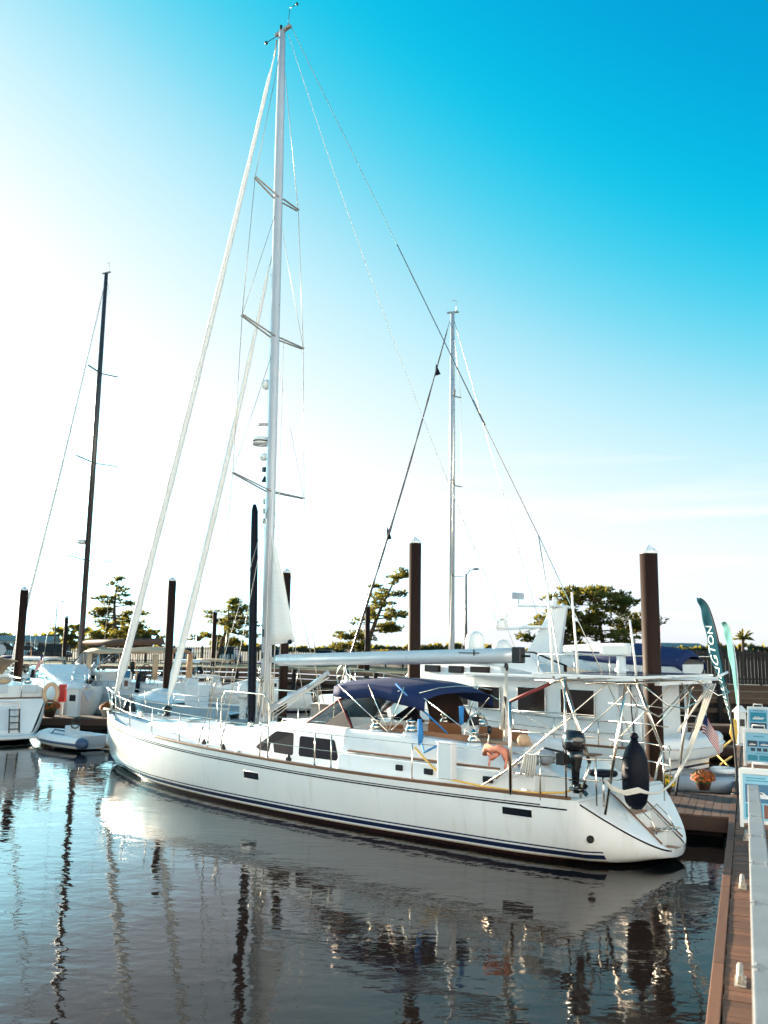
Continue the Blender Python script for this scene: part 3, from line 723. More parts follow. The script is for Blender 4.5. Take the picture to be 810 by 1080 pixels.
arch.tube([(.25,1.5,3.4),(.2,1.2,3.0),(.22,.2,2.75),(.25,-.6,3.0),(.25,-1.5,3.4)],0.0165,8)
arch.tube([(.05,1.2,3.4),(-.35,1.1,3.05),(-.4,.4,2.95),(-.35,-.3,3.05),(.0,-.4,3.4)],0.0165,8)
arch.tube([(.0,-1.2,3.42),(-.4,-1.25,3.15),(-.5,-1.6,3.2),(-.2,-1.9,3.42)],0.0165,8)
ar=arch.build('stern_arch',M['steel'],Y)
for y0,y1 in ((.15,1.75),(-1.95,-.05)):
    t=MB(); t.box((1.05,(y0+y1)/2,3.535),(2.2,y1-y0,.05)); sp_=t.build('solar_panel',M['white'],ar,bevel=.008)
    t=MB(); t.box((1.05,(y0+y1)/2,3.563),(2.05,y1-y0-.12,.008)); t.build('solar_cells',M['glass'],sp_)
t=MB(); t.box((.1,-.8,3.40),(.10,2.6,.07)); t.build('davit_beam',M['white'],ar)
t=MB(); t.tube([(-.15,-1.9,3.5),(-.2,-2.35,3.6)],.03,8); t.build('stern_light',M['white'],ar)
for (x,y,z1) in ((1.9,1.35,5.4),(1.5,1.05,5.2),(1.2,-.9,4.7)):
    t=MB(); t.tube([(x,y,3.45),(x+.12,y,z1)],[.026,.020],6); t.build('whip_antenna',M['plastic'],ar)
# port push-pit
tubeobj('hoist_post',[(2.45,2.1,1.22),(2.45,2.1,3.0)],.034)
tubeobj('hoist_bar',[(2.45,2.1,3.0),(1.75,1.75,3.36)],.035,'redtube'); tubeobj('hoist_bar_end',[(1.75,1.75,3.36),(1.45,1.6,3.5)],.03)
tubeobj('rail_post',[(1.36,1.85,1.25),(1.38,1.8,3.5)],.02)
for sd in(1,-1):
    for z in(1.62,2.0,2.42,2.82):
        P=[(2.45,sd*2.0,z),(1.38,sd*1.84,z),(.85,sd*1.62,z-.02)]
        if z<2.3: P+=[(.62,sd*1.2,z-.02),(.6,sd*.7,z-.02)]
        tubeobj('pushpit_rail',P,.014)
    for x,y in((.85,1.62),(1.9,1.9),(.6,.75)):
        tubeobj('pushpit_post',[(x,sd*y,1.15 if x>.8 else 1.0),(x,sd*y,2.02)],.016)
tubeobj('brace',[(2.9,1.95,1.45),(1.3,1.75,2.75)],.018); tubeobj('brace',[(3.2,2.0,1.3),(1.9,1.85,2.1)],.018)
t=MB(); t.lathe([(.02,.0),(.25,.01),(.28,.05),(.26,.10),(.05,.12)],(.85,1.35,1.66),18); t.build('rail_seat',M['navydark'],Y)
tubeobj('seat_post',[(.85,1.35,1.1),(.85,1.35,1.66)],.02)
# hose lying along the side deck
t=MB(); t.tube([dk_pt(4.9,1,.72),V((4.6,1.85,1.5)),V((4.1,1.95,1.32)),V((3.2,1.95,1.27)),V((2.2,1.9,1.26)),V((1.5,1.7,1.32)),V((1.3,1.2,1.45))],.022,7); t.build('shore_power_cord',M['yellow'],Y)
# grey canvas bundle + coiled lines on the stern rail
t=MB(); t.ball((1.85,1.75,1.98),(.22,.12,.16),10,7); t.ball((2.05,1.8,1.9),(.14,.12,.12),10,7); t.build('grey_canvas_bundle',M['greyboat'],Y)
t=MB()
for k in range(5):
    t.tube([(1.95+.05*k,1.95,2.0),(1.97+.05*k,2.0,1.62-.05*(k%2)),(2.02+.05*k,1.98,1.66),(2.0+.05*k,1.93,2.0)],.018,6)
t.tube([(2.2,1.95,1.98),(2.3,2.0,1.6),(2.5,2.02,1.5),(2.6,2.0,1.98)],.018,6)
t.build('coiled_line',M['rope'],Y)
t=MB(); t.ball((2.85,1.0,2.15),(.12,.18,.13),10,6); t.build('cream_bag',M['cream'],Y)

# ---- things carried by the yacht
ob=thing('outboard_motor','black outboard motor clamped upright on the white yacht\'s stern rail','outboard motor',YP(1.12,1.92,0),2.408)
t=MB(); t.loft([[(x*k+.02,y*k*.75,z) for x,y in((.21,0),(.17,.17),(0,.22),(-.17,.17),(-.24,0),(-.17,-.17),(0,-.22),(.17,-.17))] for z,k in((2.16,.82),(2.22,1.0),(2.36,1.05),(2.47,.9),(2.53,.55))],True); t.build('cowling',M['gloss'],ob)
t=MB(); t.loft([[(x*k,y*k,z) for x,y in((.16,0),(.1,.10),(-.1,.10),(-.18,0),(-.1,-.10),(.1,-.10))] for z,k in((2.17,1),(2.0,.85),(1.8,.55),(1.55,.42))],True); t.loft([[(x*k,y*k,z) for x,y in((.08,0),(0,.05),(-.12,0),(0,-.05))] for z,k in((1.56,1),(1.38,.7))],True); t.box((-.06,0,1.62),(.3,.16,.02)); t.build('leg',M['gloss'],ob)
t=MB(); t.tube([(-.16,0,1.45),(.12,0,1.45)],[.05,.035],8)
for k in range(3):
    a=k*2.09; t.box((-.19,.07*math.cos(a),1.45+.07*math.sin(a)),(.02,.09,.09),Matrix.Rotation(a,3,'X')@Matrix.Rotation(.5,3,'Z'))
t.build('propeller',M['gloss'],ob)
t=MB(); t.box((.26,0,1.98),(.18,.24,.22)); t.tube([(.2,.05,2.1),(.62,.1,2.16)],.025,6); t.build('clamp_bracket',M['black'],ob,bevel=.02)
t=MB(); t.box((.02,.168,2.34),(.16,.004,.035)); t.build('decal',M['greyboat'],ob)
fb=thing('hanging_fender','big navy covered fender hanging above the white yacht\'s transom steps','fender',YP(.55,.62,0),2.408)
t=MB(); prof=[(.02,1.0),(.11,1.02),(.2,1.13),(.255,1.38),(.265,1.70),(.24,1.95),(.17,2.15),(.085,2.26),(.05,2.33)]
t.lathe(prof,(0,0,0),20); t.build('cover',M['navydark'],fb)
t=MB(); t.lathe([(.05,2.3),(.085,2.36),(.06,2.43),(.02,2.45)],(0,0,0),12); t.tube([(0,0,2.44),(.02,.05,2.9),(.0,.1,3.4)],.012,6); t.build('tied_neck',M['navydark'],fb)
t=MB(); t.add([(x_*math.cos(a)*.0+.267*math.cos(a),.267*math.sin(a),z) for a in(1.35,1.43,1.5) for z in(1.79,1.81) for x_ in(1,)],[(0,1,3,2),(2,3,5,4)]); t.build('mark',M['white'],fb)
ro=MB()
for k in range(3):
    a=V((-.16+.05*k,-1.75,3.36)); b_=V((.10+.02*k,1.35,1.46+.03*k)); P=[]
    for i in range(17):
        u=i/16; p=a.lerp(b_,u); p.z-=(.85+.06*k)*math.sin(math.pi*u)**1.0*(.55+.45*u); P.append(p)
    P+=[V((.30+.02*k,1.52,1.40+.03*k)),V((.55,1.60,1.47+.03*k)),V((.70,1.60,1.62+.02*k))]
    ro.tube(P,.02,6)
for k in range(2): ro.tube([(-.1+.05*k,-1.7,3.36),(.1,-1.0,2.75),(.05,-.3+.04*k,2.45)],.018,6)
ro.tube([(.0,-1.75,3.4),(.05,-1.5,2.9),(.0,-1.35,2.5)],.018,6)
ro_=ro.build('slack_dock_line',M['rope']); ro_.location=Y.location; ro_.rotation_euler=Y.rotation_euler
tag(ro_,'white looped dock lines hanging slack from the yacht\'s stern arch','rope')
lj=thing('life_jacket','pink orange life jackets bundled on the yacht\'s port rail','life jacket',YP(2.8,2.05,2.0),2.408)
t=MB()
t.tube([(-.26,.02,-.16),(-.22,.06,.02),(-.08,.04,.07),(.06,.05,.03),(.2,.05,.07),(.28,.03,-.08)],[.075,.10,.11,.10,.11,.07],10,flat=.7)
t.tube([(-.1,.08,-.02),(.05,.09,-.12),(.16,.08,-.03)],[.06,.08,.05],8,flat=.7)
t.build('foam_panels',M['orange'],lj)
t=MB(); t.tube([(-.3,.1,-.1),(-.28,.14,-.3)],.025,6); t.tube([(.1,.1,-.12),(.1,.14,-.28)],.02,6); t.build('strap',M['orange'],lj)
# ------------------------------------------------------------------ white motor trawler
TP=V((9.0,27.0,0)); TH=R(136)
T=thing('motor_trawler','white motor trawler with raked radar arch, square brown windows and boat deck','motor yacht',TP,TH)
def TW(x,y,z):
    c,s=math.cos(TH),math.sin(TH); return V((9.0+c*x-s*y,27.0+s*x+c*y,z))
HT=Hull(14.6,4.7,2.45,1.45,1.25,xs=.25,tw=.93,tb=.86,zt0=.95,stem=1.5,keel=-.9,tm=.5,pw=2.0,amid=.22,abow=.8,zk0=-.25)
HT.shell(MB()).build('hull',HULLT,T)
HT.deck(MB(),.1).build('deck',M['deck'],T)
for sd in(1,-1): HT.rail(MB(),sd,.1,.06,.2,14.3).build('cap_rail',M['teak'] if sd>0 else M['white'],T)
t=MB()
def tsec(x,w,z0,z1,rk=0): return [(x,w,z0),(x-rk,w-.06,z1),(x-rk,-w+.06,z1),(x,-w,z0)]
t.loft([tsec(.9,2.08,1.0,3.16),tsec(6.2,2.1,1.0,3.16),tsec(9.6,1.9,1.2,3.1,.7)])
h=t.build('deckhouse',M['white'],T,bevel=.05)
t=MB(); t.box((3.0,0,3.2),(6.8,4.7,.10)); t.build('boat_deck',M['white'],T,bevel=.03)
t=MB(); t.box((3.0,2.36,3.12),(6.6,.02,.03)); t.build('deck_trim',M['alu'],T)
t=MB(); t.loft([tsec(5.2,1.95,3.2,3.55),tsec(9.7,1.7,3.0,3.55,.5)]); ph=t.build('pilothouse',M['white'],T,bevel=.04)
t=MB(); t.loft([[(5.6,2.0,3.56),(3.5,1.95,3.24),(4.1,1.9,3.94),(8.3,1.55,3.9),(9.3,1.45,3.56)],[(5.6,1.9,3.56),(3.5,1.85,3.24),(4.1,1.8,3.94),(8.3,1.45,3.9),(9.3,1.35,3.56)]])
t.loft([[(5.6,-2.0,3.56),(3.5,-1.95,3.24),(4.1,-1.9,3.94),(8.3,-1.55,3.9),(9.3,-1.45,3.56)],[(5.6,-1.9,3.56),(3.5,-1.85,3.24),(4.1,-1.8,3.94),(8.3,-1.45,3.9),(9.3,-1.35,3.56)]])
t.loft([[(8.3,-1.5,3.9),(9.35,-1.4,3.56),(9.35,1.4,3.56),(8.3,1.5,3.9)],[(8.2,-1.5,3.9),(9.2,-1.4,3.5),(9.2,1.4,3.5),(8.2,1.5,3.9)]])
t.build('flybridge_coaming',M['white'],T,bevel=.02)
for sd in(1,-1):
    for (xa,xb,za,zb) in((1.62,2.80,2.06,2.86),(3.35,4.40,2.06,2.86),(5.1,6.0,2.1,2.82),(6.4,7.3,2.15,2.8)):
        t=MB(); t.box(((xa+xb)/2,sd*2.085,(za+zb)/2),(xb-xa,.06,zb-za)); w=t.build('window',M['brownglass'],h,bevel=.02)
        t=MB(); c=[(xa,za),(xb,za),(xb,zb),(xa,zb)]; t.tube([(x,sd*2.115,z) for x,z in c],.02,6,True); t.build('window_frame',M['white'],w)
    for (xa,xb) in((5.65,6.45),(6.8,7.45),(7.9,8.6)):
        t=MB(); t.box(((xa+xb)/2,sd*(1.93-.05*(xa-5.6)),3.33),(xb-xa,.12,.24),Matrix.Rotation(-sd*.05,3,'Z')); t.build('pilothouse_window',M['brownglass'],ph,bevel=.02)
for y in(-1.1,-.37,.37,1.1):
    t=MB(); t.box((9.42,y,3.32),(.12,.6,.24)); t.build('pilothouse_window',M['brownglass'],ph,bevel=.02)
t=MB(); 
t.loft([[(x,y*k,z) for x,y in((xa,.0),(xa-.25,.42),(xb+.15,.42),(xb,0),(xb+.15,-.42),(xa-.25,-.42))] for z,xa,xb,k in((3.6,5.75,4.2,1),(4.4,5.15,4.08,.92),(5.5,4.45,3.85,.8))])
t.box((4.2,0,5.50),(.62,1.3,.08)); t.box((4.75,0,4.8),(.8,1.6,.09)); t.bar((4.6,.3,4.8),(6.3,.6,4.72),.35,.07); t.bar((4.4,.4,5.5),(5.25,.9,5.5),.2,.06)
t.box((4.0,.5,5.62),(.12,.12,.35))
a=t.build('radar_arch',M['white'],T,bevel=.03)
t=MB(); t.lathe([(.24,0),(.26,.05),(.24,.28),(.12,.34)],(6.15,.6,4.76),14); t.box((6.15,.6,5.18),(.14,1.15,.12),Matrix.Rotation(1.0,3,'Z')); t.build('open_array_radar',M['plastic'],a,bevel=.02)
t=MB(); t.box((5.2,.9,5.85),(.1,.62,.22)); t.tube([(5.2,.9,5.5),(5.2,.9,5.75)],.03,6); t.build('deck_floodlight',M['greyboat'],a,bevel=.02)
for (x,y,r,h_) in((7.3,.6,.34,.72),(5.9,.9,.33,.42)):
    t=MB(); t.lathe([(r*.85,0),(r,.06),(r,h_*.55),(r*.85,h_*.82),(r*.45,h_*.97),(.02,h_)],(x,y,3.95),18); t.build('satellite_dome',M['plastic'],T)
t=MB(); t.tube([(5.5,1.9,3.98),(3.9,1.9,3.95),(2.5,2.2,3.55)],.03,6); t.build('flybridge_line',M['navydark'],T)
# boat deck: crane with white boom
t=MB(); t.lathe([(.2,3.24),(.2,3.5),(.14,3.55),(.13,4.0)],(.9,1.75,0),12); t.build('crane_post',M['white'],T)
t=MB(); t.loft([[(x,1.75+y*k,4.07+z*k) for y,z in((.19,.12),(.12,.19),(-.12,.19),(-.19,.12),(-.19,-.12),(-.12,-.19),(.12,-.19),(.19,-.12))] for x,k in((.62,.7),(.66,1),(1.4,1),(2.8,.62),(2.84,.5))]); cr=t.build('crane_boom',M['plastic'],T)
t=MB(); t.prism([(2.5,1.955,4.02),(1.5,1.955,4.0),(1.5,1.955,3.94),(2.3,1.955,3.96)],(0,.004,0)); t.build('boom_stripe',M['navy'],cr)
# aft deck posts, ladder, rails
t=MB()
for x in (.1,.75): 
    for sd in(1,-1):
        t=MB(); t.tube([(x,sd*2.1,1.2),(x,sd*2.1,3.2)],.035,6); t.build('deck_post',M['alu'],T)
t=MB()
for k in range(2): t.tube([(.95+.4*k,1.2,1.2),(.55+.4*k,1.2,3.2)],.03,6)
for k in range(6): u_=(k+.5)/6; t.tube([(.95-.4*u_,1.2,1.2+2*u_),(1.35-.4*u_,1.2,1.2+2*u_)],.02,6)
t.build('ladder',M['alu'],T)
t=MB(); P=[HT.b(x) for x in(14.2,12,10,8,6)]
for sd in(1,-1):
    t.tube([(x,sd*(HT.b(x)-.1),HT.z(x)+.75) for x in(14.3,13.4,12,10,8,6,3,.4)],.018,6); t.tube([(x,sd*(HT.b(x)-.1),HT.z(x)+.40) for x in(14.3,13.4,12,10,8,6,3,.4)],.012,6)
    for x in(14.3,13.4,12,10,8,6,4.5,3,1.5,.4): t.tube([(x,sd*(HT.b(x)-.1),HT.z(x)),(x,sd*(HT.b(x)-.1),HT.z(x)+.75)],.016,6)
    t.tube([(x,sd*2.25,3.9) for x in(-.3,1,2.2,3.5)],.018,6)
    for x in(-.3,1,2.2,3.5): t.tube([(x,sd*2.25,3.2),(x,sd*2.25,3.9)],.016,6)
t.build('guard_rail',M['steel'],T)
t=MB(); t.box((.05,2.1,2.35),(.12,.28,.5)); t.build('deck_box',M['white'],T,bevel=.03)
t=MB(); 
def plat(x0,x1,w,z0,z1): return None
rows=[]
for z,k in((.95,.86),(1.05,1.0),(1.5,1.02),(1.6,.96)):
    rows.append([(-.0-.95*k*math.sin(math.pi*i/12) if True else 0,2.15*k*math.cos(math.pi*i/12),z) for i in range(13)])
t.grid(rows); t.add(rows[-1],[tuple(range(13))]); t.add(rows[0],[tuple(range(13))]); t.build('rounded_stern',M['white'],T)
t=MB(); t.tube([(-.02-.97*math.sin(math.pi*i/12),2.18*math.cos(math.pi*i/12),1.32) for i in range(13)],.04,6); t.build('rub_rail',M['white'],T)
t=MB(); t.tube([(9.5,1.95,1.9),(9.3,2.05,2.2)],.02,5); t.build('spotlight_bracket',M['steel'],T)

# covered tender on its boat deck
cb=thing('covered_tender','small white tender under a navy cover on the trawler\'s boat deck','dinghy',TW(-.35,-.35,3.36),TH)
ht=Hull(4.0,1.9,.62,.5,.45,xs=.1,tw=.9,tb=.8,zt0=.3,stem=.6,keel=-.02,amid=.4,abow=.9,zk0=0)
ht.shell(MB(),30).build('hull',M['white'],cb)
t=MB(); rows=[]
for i in range(21):
    x=-.05+4.05*i/20; b_=ht.b(max(.0,x))+.05; z=ht.z(max(0,x)); hgt=.14+.30*math.sin(math.pi*min(1,.12+i/23))+.03*math.sin(i*2.3)
    rows.append([(x,-b_,z-.22),(x,-b_,z)]+[(x,b_*k,z+hgt*(1-abs(k)**1.6)) for k in(-.8,-.5,-.2,.2,.5,.8)]+[(x,b_,z),(x,b_,z-.22)])
t.grid(rows); t.build('cover',M['navy'],cb,solid=.02)
t=MB(); t.box((.8,0,-.06),(.1,1.4,.16)); t.box((3,0,-.06),(.1,1.2,.16)); t.build('chock',M['white'],cb)

def usflag(name,label,base,top,w,h,dirv,group=None):
    """staff plus a drooping striped flag"""
    o=thing(name,label,'flag',base,0,group); base=V(base); top=V(top)-base
    t=MB(); t.tube([(0,0,0),top],.018,6); t.build('staff',M['spar'],o)
    d=V(dirv).normalized(); t=MB(); n=13
    pts=lambda u,v: top*.98+V((0,0,-.12))+d*(w*u*.55)+V((0,0,-h*v-.75*w*u*u))+V((-d.y,d.x,0))*(.09*math.sin(u*7+v))
    for k in range(13):
        t.cur=k%2
        for i in range(8):
            u0,u1=i/8,(i+1)/8; v0,v1=k/13,(k+1)/13
            if u1<=.4 and k<7: t.cur=2
            else: t.cur=k%2
            t.add([pts(u0,v0),pts(u1,v0),pts(u1,v1),pts(u0,v1)],[(0,1,2,3)],True)
    t.build('cloth',[M['flagred'],M['flagwhite'],M['flagblue']],o); return o
usflag('ensign','striped ensign drooping from a staff at the trawler\'s stern',TW(-.85,1.2,1.55),TW(-1.25,1.2,2.45),.8,.55,(.8,-.6,0))
usflag('ensign','small faded ensign drooping beside the leftmost brown pile',at(44,712,46),at(46,688,46),.7,.45,(-.9,.3,0))

# ------------------------------------------------------------------ other sailing boats
def rigged(o,x,zf,zt,r,mm,spr,L,zb,boomz=None,boomlen=4.5,boomm='boom',stays=True,rad=None,genoa=None,boomr=.13):
    t=MB(); n=12
    t.loft([[(x+r*1.25*k*math.cos(2*math.pi*i/n),r*k*math.sin(2*math.pi*i/n),z) for i in range(n)] for z,k in((zf,1),(zt*.7,1),(zt,.7))],True)
    m=t.build('mast',mm,o)
    tips=[]
    for z,l in spr:
        for sd in(1,-1):
            t=MB(); t.bar((x-.1,0,z),(x-.3,sd*l,z+.12),.10,.05); t.build('spreader',mm if mm is not M['alu'] else M['spar'],m)
    t=MB()
    for sd in(1,-1):
        a=[V((x-.2,sd*1.6,zf-.3))]+[V((x-.3,sd*l,z+.12)) for z,l in spr]+[V((x,0,zt-.3))]
        for p,q in zip(a,a[1:]): t.tube([p,q],.011,4)
    if stays: t.tube([(x,0,zt-.1),(.3,0,1.6)],.014,4)
    t.build('standing_rigging',M['wire'],m)
    t=MB(); t.bar((x+.3,0,zt+.03),(x-.35,0,zt+.03),.1,.08); t.tube([(x-.2,0,zt),(x-.2,0,zt+.7)],.015,5); t.tube([(x-.2,0,zt+.7),(x+.1,0,zt+.68)],.012,5); t.build('masthead',M['spar'],m)
    if genoa: furled('furled_headsail',(L-.4,0,zb+.4),(x+.12,0,zt*.97),genoa[0],genoa[1],40,.1,o)
    if boomz:
        t=MB(); t.tube([(x-.2,0,boomz),(x-boomlen,0,boomz+.12)],boomr,10); t.build('boom',M[boomm],o)
    if rad:
        t=MB(); t.lathe([(.25,0),(.3,.08),(.26,.24),(.05,.28)],(x+.5,0,rad),12); t.bar((x,0,rad-.02),(x+.6,0,rad-.02),.1,.04); t.build('radome',M['plastic'],m)
    return m
def guard(o,Hh,xs,h=.7):
    t=MB()
    for sd in(1,-1):
        for hh in(h,h*.55): t.tube([(x,sd*(Hh.b(x)-.08),Hh.z(x)+hh) for x in xs],.012,5)
        for x in xs: t.tube([(x,sd*(Hh.b(x)-.08),Hh.z(x)),(x,sd*(Hh.b(x)-.08),Hh.z(x)+h)],.014,5)
    return t.build('guard_rail',M['steel'],o)

# dark masted sloop with tan cockpit canvas
S1=V((-10.9,50,0)); A1=R(155)
s1=thing('sloop','grey blue sloop with dark mast, brown boom cover and tan cockpit enclosure','sailing boat',S1,A1)
h1=Hull(14.2,4.2,1.75,1.35,1.25,xs=.5,tw=.85,tb=.5,zt0=.3)
h1.shell(MB(),40).build('hull',HULLB,s1); h1.deck(MB(),.06,x0=.4).build('deck',M['deck'],s1)
for sd in(1,-1): h1.rail(MB(),sd,.08,.05,.5,14).build('toe_rail',M['white'],s1)
t=MB(); 
def hs(x,w,z0,z1): return [(x,w+.1,z0),(x,w,z1-.08),(x,w-.15,z1),(x,-w+.15,z1),(x,-w,z1-.08),(x,-w-.1,z0)]
t.loft([hs(1.2,1.5,1.1,1.9),hs(5.2,1.5,1.1,1.95)]); t.loft([hs(5.2,1.35,1.1,2.45),hs(7.2,1.3,1.1,2.45),hs(9.2,1.1,1.2,1.8),hs(11.5,.7,1.3,1.55)])
d1=t.build('deckhouse',M['white'],s1)
t=MB()
for sd in(1,-1):
    for x in(5.9,6.9): t.box((x,sd*1.38,2.1),(.7,.06,.28))
t.build('cabin_window',M['glass'],d1)
t=MB(); rows=[]
for i in range(9):
    x=.8+5.6*i/8; rows.append([(x,1.5*k,3.55+.28*(1-k*k)+.06*math.sin(i*.8)) for k in(-1,-.6,0,.6,1)])
t.grid(rows); t.build('tan_bimini',M['cream'],s1,solid=.05)
t=MB(); t.grid([[(6.4,1.5*k,3.6+.2*(1-k*k)) for k in(-1,-.6,0,.6,1)],[(8.2,1.25*k,2.35) for k in(-1,-.6,0,.6,1)]])
for sd in(1,-1): t.add([(6.4,sd*1.5,3.58),(8.2,sd*1.25,2.35),(6.0,sd*1.5,2.0),(5.6,sd*1.5,3.5)],[(0,1,2,3)])
t.build('enclosure_window',M['clear'],s1)
for sd in(1,-1):
    for xa,xb in((5.7,6.1),(.9,1.3)):
        t=MB(); t.grid([[(xa+(xb-xa)*k/4,sd*(1.52+.03*math.sin(k*2+j)),3.5-j*.45) for k in range(5)] for j in range(4)]); t.build('tan_curtain',M['cream'],s1,solid=.02)
t=MB()
for x in (.9,2.3,3.7,5.2,6.4):
    for sd in(1,-1): t.tube([(x,sd*1.5,3.55),(x+.3-.1*x,sd*1.55,1.9)],.022,6)
t.tube([(5.8,-1.4,3.4),(5.8,-1.4,2.2)],.05,6); t.build('enclosure_frame',M['cream'],s1)
t=MB(); n=20
t.tube([(3.0,.55*math.cos(2*math.pi*i/n),2.35+.55*math.sin(2*math.pi*i/n)) for i in range(n)],.03,6,True)
for k in range(5): t.tube([(3.0,0,2.35),(3.0,.55*math.cos(k*1.26),2.35+.55*math.sin(k*1.26))],.02,5)
t.box((3.3,0,2.1),(.3,.4,.8)); t.ball((3.6,.5,2.9),(.16,.16,.16),8,6); t.build('steering_wheel',M['black'],s1)
t=MB(); t.box((3.2,1.63,2.1),(.95,.03,.95)); sg=t.build('sale_placard',M['plastic'],s1)
t=MB(); t.box((3.2,1.648,2.37),(.95,.008,.38)); t.build('placard_band',M['postdeep'],sg)
t=MB(); 
for dx in(-.22,.2): t.box((3.2+dx,1.65,1.87),(.26,.008,.32))
t.build('placard_figures',M['brown'],sg)
t=MB(); t.tube([(2.0,1.75,2.4),(2.05,1.8,1.4)],[.1,.13],8); t.build('blue_fender',M['navydark'],s1)
guard(s1,h1,[.7,2,4,6,8,10,12,13.6])
m1=rigged(s1,8.05,1.6,at(115,291,53.8).z,.15,M['mast_dark'],[(at(87,592,53.8).z,1.9),(at(93,490,53.8).z,1.75),(at(103,396,53.8).z,1.3)],14.2,1.75,4.1,6.1,'darkboom',True,at(84,574,53.8).z,(.10,M['sail']),.2)
t=MB(); t.tube([(7.9,0,2.6),(6.2,0,4.0)],.07,6); t.tube([(7.9,.1,1.8),(5,.1,3.9)],.02,5); t.build('boom_vang',M['alu'],s1)

# white masted cutter hidden behind the trawler
S2=V((9.2,44,0)); A2=R(163)
s2=thing('cutter','white cutter with silver mast and dark furled headsail behind the trawler','sailing boat',S2,A2)
h2=Hull(12.2,3.8,1.6,1.25,1.2,xs=.5,tw=.85,tb=.5,zt0=.3)
h2.shell(MB(),40).build('hull',HULLW,s2); h2.deck(MB(),.06,x0=.4).build('deck',M['deck'],s2)
t=MB(); t.loft([hs(1.5,1.2,1.1,1.6),hs(4.5,1.2,1.1,1.7)]); t.loft([hs(4.5,1.1,1.1,1.95),hs(9.5,.7,1.2,1.7)]); d2=t.build('deckhouse',M['white'],s2)
t=MB()
for sd in(1,-1):
    for x in(5.3,6.4,7.5): t.box((x,sd*(1.12-.055*(x-4.5)),1.62),(.7,.08,.18))
t.build('cabin_window',M['glass'],d2)
guard(s2,h2,[.6,2,4,6,8,10,11.8])
mx=5.85; mY=44+mx*math.sin(A2)
rigged(s2,mx,1.7,at(477,330,mY).z,.125,M['alu'],[(at(475,608,mY).z,1.35),(at(475,512,mY).z,1.15),(at(475,418,mY).z,.75)],12.2,1.6,3.2,4.2,'boom',True)
furled('furled_headsail',(11.9,0,2.0),(mx+.15,0,at(477,338,mY).z),.075,M['mast_dark'],50,.35,s2)
t=MB(); zt=at(477,338,mY).z
p0=V((mx+.15,0,zt)); p1=V((11.9,0,2.0))
for u,l in((.13,.5),(.58,.55)):
    t=MB(); c=p0.lerp(p1,u); t.add([c+V((0,.02,.2)),c+V((-.28,.05,-l*.9)),c+V((.05,.0,-l)),c+V((.02,0,-.1))],[(0,1,2,3)])
    t.build('tattered_pennant',M['navydark'],s2,solid=.01)
t=MB(); n=20; t.tube([(2.4,.5*math.cos(2*math.pi*i/n),2.2+.5*math.sin(2*math.pi*i/n)) for i in range(n)],.02,6,True); t.box((2.6,0,1.9),(.2,.25,.9)); t.build('steering_wheel',M['steel'],s2)

# small white sloop glimpsed behind the yacht's mast: stern with a wheel
S3=V((-3.2,47,0)); A3=R(40)
s3=thing('daysailer','white daysailer with big steel wheel seen between yacht mast and bimini','sailing boat',S3,A3)
h3=Hull(8.5,2.9,1.3,1.1,1.05,xs=.3,tw=.88,tb=.6,zt0=.35)
h3.shell(MB(),30).build('hull',HULLW,s3); h3.deck(MB(),.06,x0=.3).build('deck',M['deck'],s3)
t=MB(); t.loft([hs(.6,1.0,1.0,1.5),hs(3.2,1.0,1.0,1.55)]); t.loft([hs(3.2,.95,1.0,1.8),hs(6.6,.5,1.1,1.5)]); t.build('deckhouse',M['white'],s3)
t=MB(); n=20; t.tube([(1.5,.6*math.cos(2*math.pi*i/n),2.5+.6*math.sin(2*math.pi*i/n)) for i in range(n)],.03,6,True); t.box((1.65,0,1.95),(.2,.25,1.0))
for k in range(4): t.tube([(1.5,0,2.5),(1.5,.6*math.cos(k*1.57),2.5+.6*math.sin(k*1.57))],.02,5)
t.build('steering_wheel',M['steel'],s3)
guard(s3,h3,[.4,2,4,6,8.0],.65)

# leftmost yacht, stern on
S4=V((-15.4,36.2,0)); A4=R(127)
s4=thing('cruising_yacht','white cruising yacht moored stern on with swim platform and ladder, cut by frame','sailing boat',S4,A4)
h4=Hull(13,4.1,1.9,1.7,1.72,xs=.55,tw=.92,tb=.62,zt0=.35)
h4.shell(MB(),40).build('hull',HULLW,s4); h4.deck(MB(),.06,x0=.5).build('deck',M['deck'],s4)
t=MB(); 
P=[(0.0,-h4.b(0)+.02,.36),(0.0,h4.b(0)-.02,.36),(.55,h4.b(.55)-.02,1.7),(.55,-h4.b(.55)+.02,1.7)]
t.add(P,[(0,1,2,3)]); tr4=t.build('transom',M['white'],s4)
t=MB(); t.prism([(.06,-.65,.5),(.06,.65,.5),(.5,.7,1.5),(.5,-.7,1.5)],(-.03,0,.0)); t.build('transom_door',M['deck'],tr4,bevel=.02)
t=MB(); t.tube([(.02,-.75,.45),(.42,-.8,1.6),(.42,.8,1.6),(.02,.75,.45)],.03,6); t.build('door_frame',M['steel'],tr4)
t=MB(); t.box((-.35,0,.26),(.9,3.3,.12)); t.build('swim_platform',M['white'],s4,bevel=.03)
t=MB()
for y in(-.75,-.35): t.tube([(-.1,y,.4),(.1,y,1.35)],.025,6)
for z in(.55,.8,1.05,1.3): t.box((-.08+.2*(z-.4),-.55,z),(.12,.42,.03))
t.build('boarding_ladder',M['black'],s4)
t=MB(); t.loft([hs(.7,1.75,1.6,2.25),hs(4.5,1.6,1.6,2.3)]); t.loft([hs(4.5,1.4,1.6,2.6),hs(9,1.0,1.7,2.2)]); d4=t.build('cockpit_coaming',M['white'],s4)
t=MB(); t.box((.65,.4,2.12),(.05,1.5,.34)); t.box((.62,-1.2,2.12),(.05,.7,.34)); t.build('transom_locker',M['deck'],d4,bevel=.02)
t=MB(); t.box((.62,0,1.75),(.12,3.5,.05)); t.build('teak_trim',M['teak'],s4)
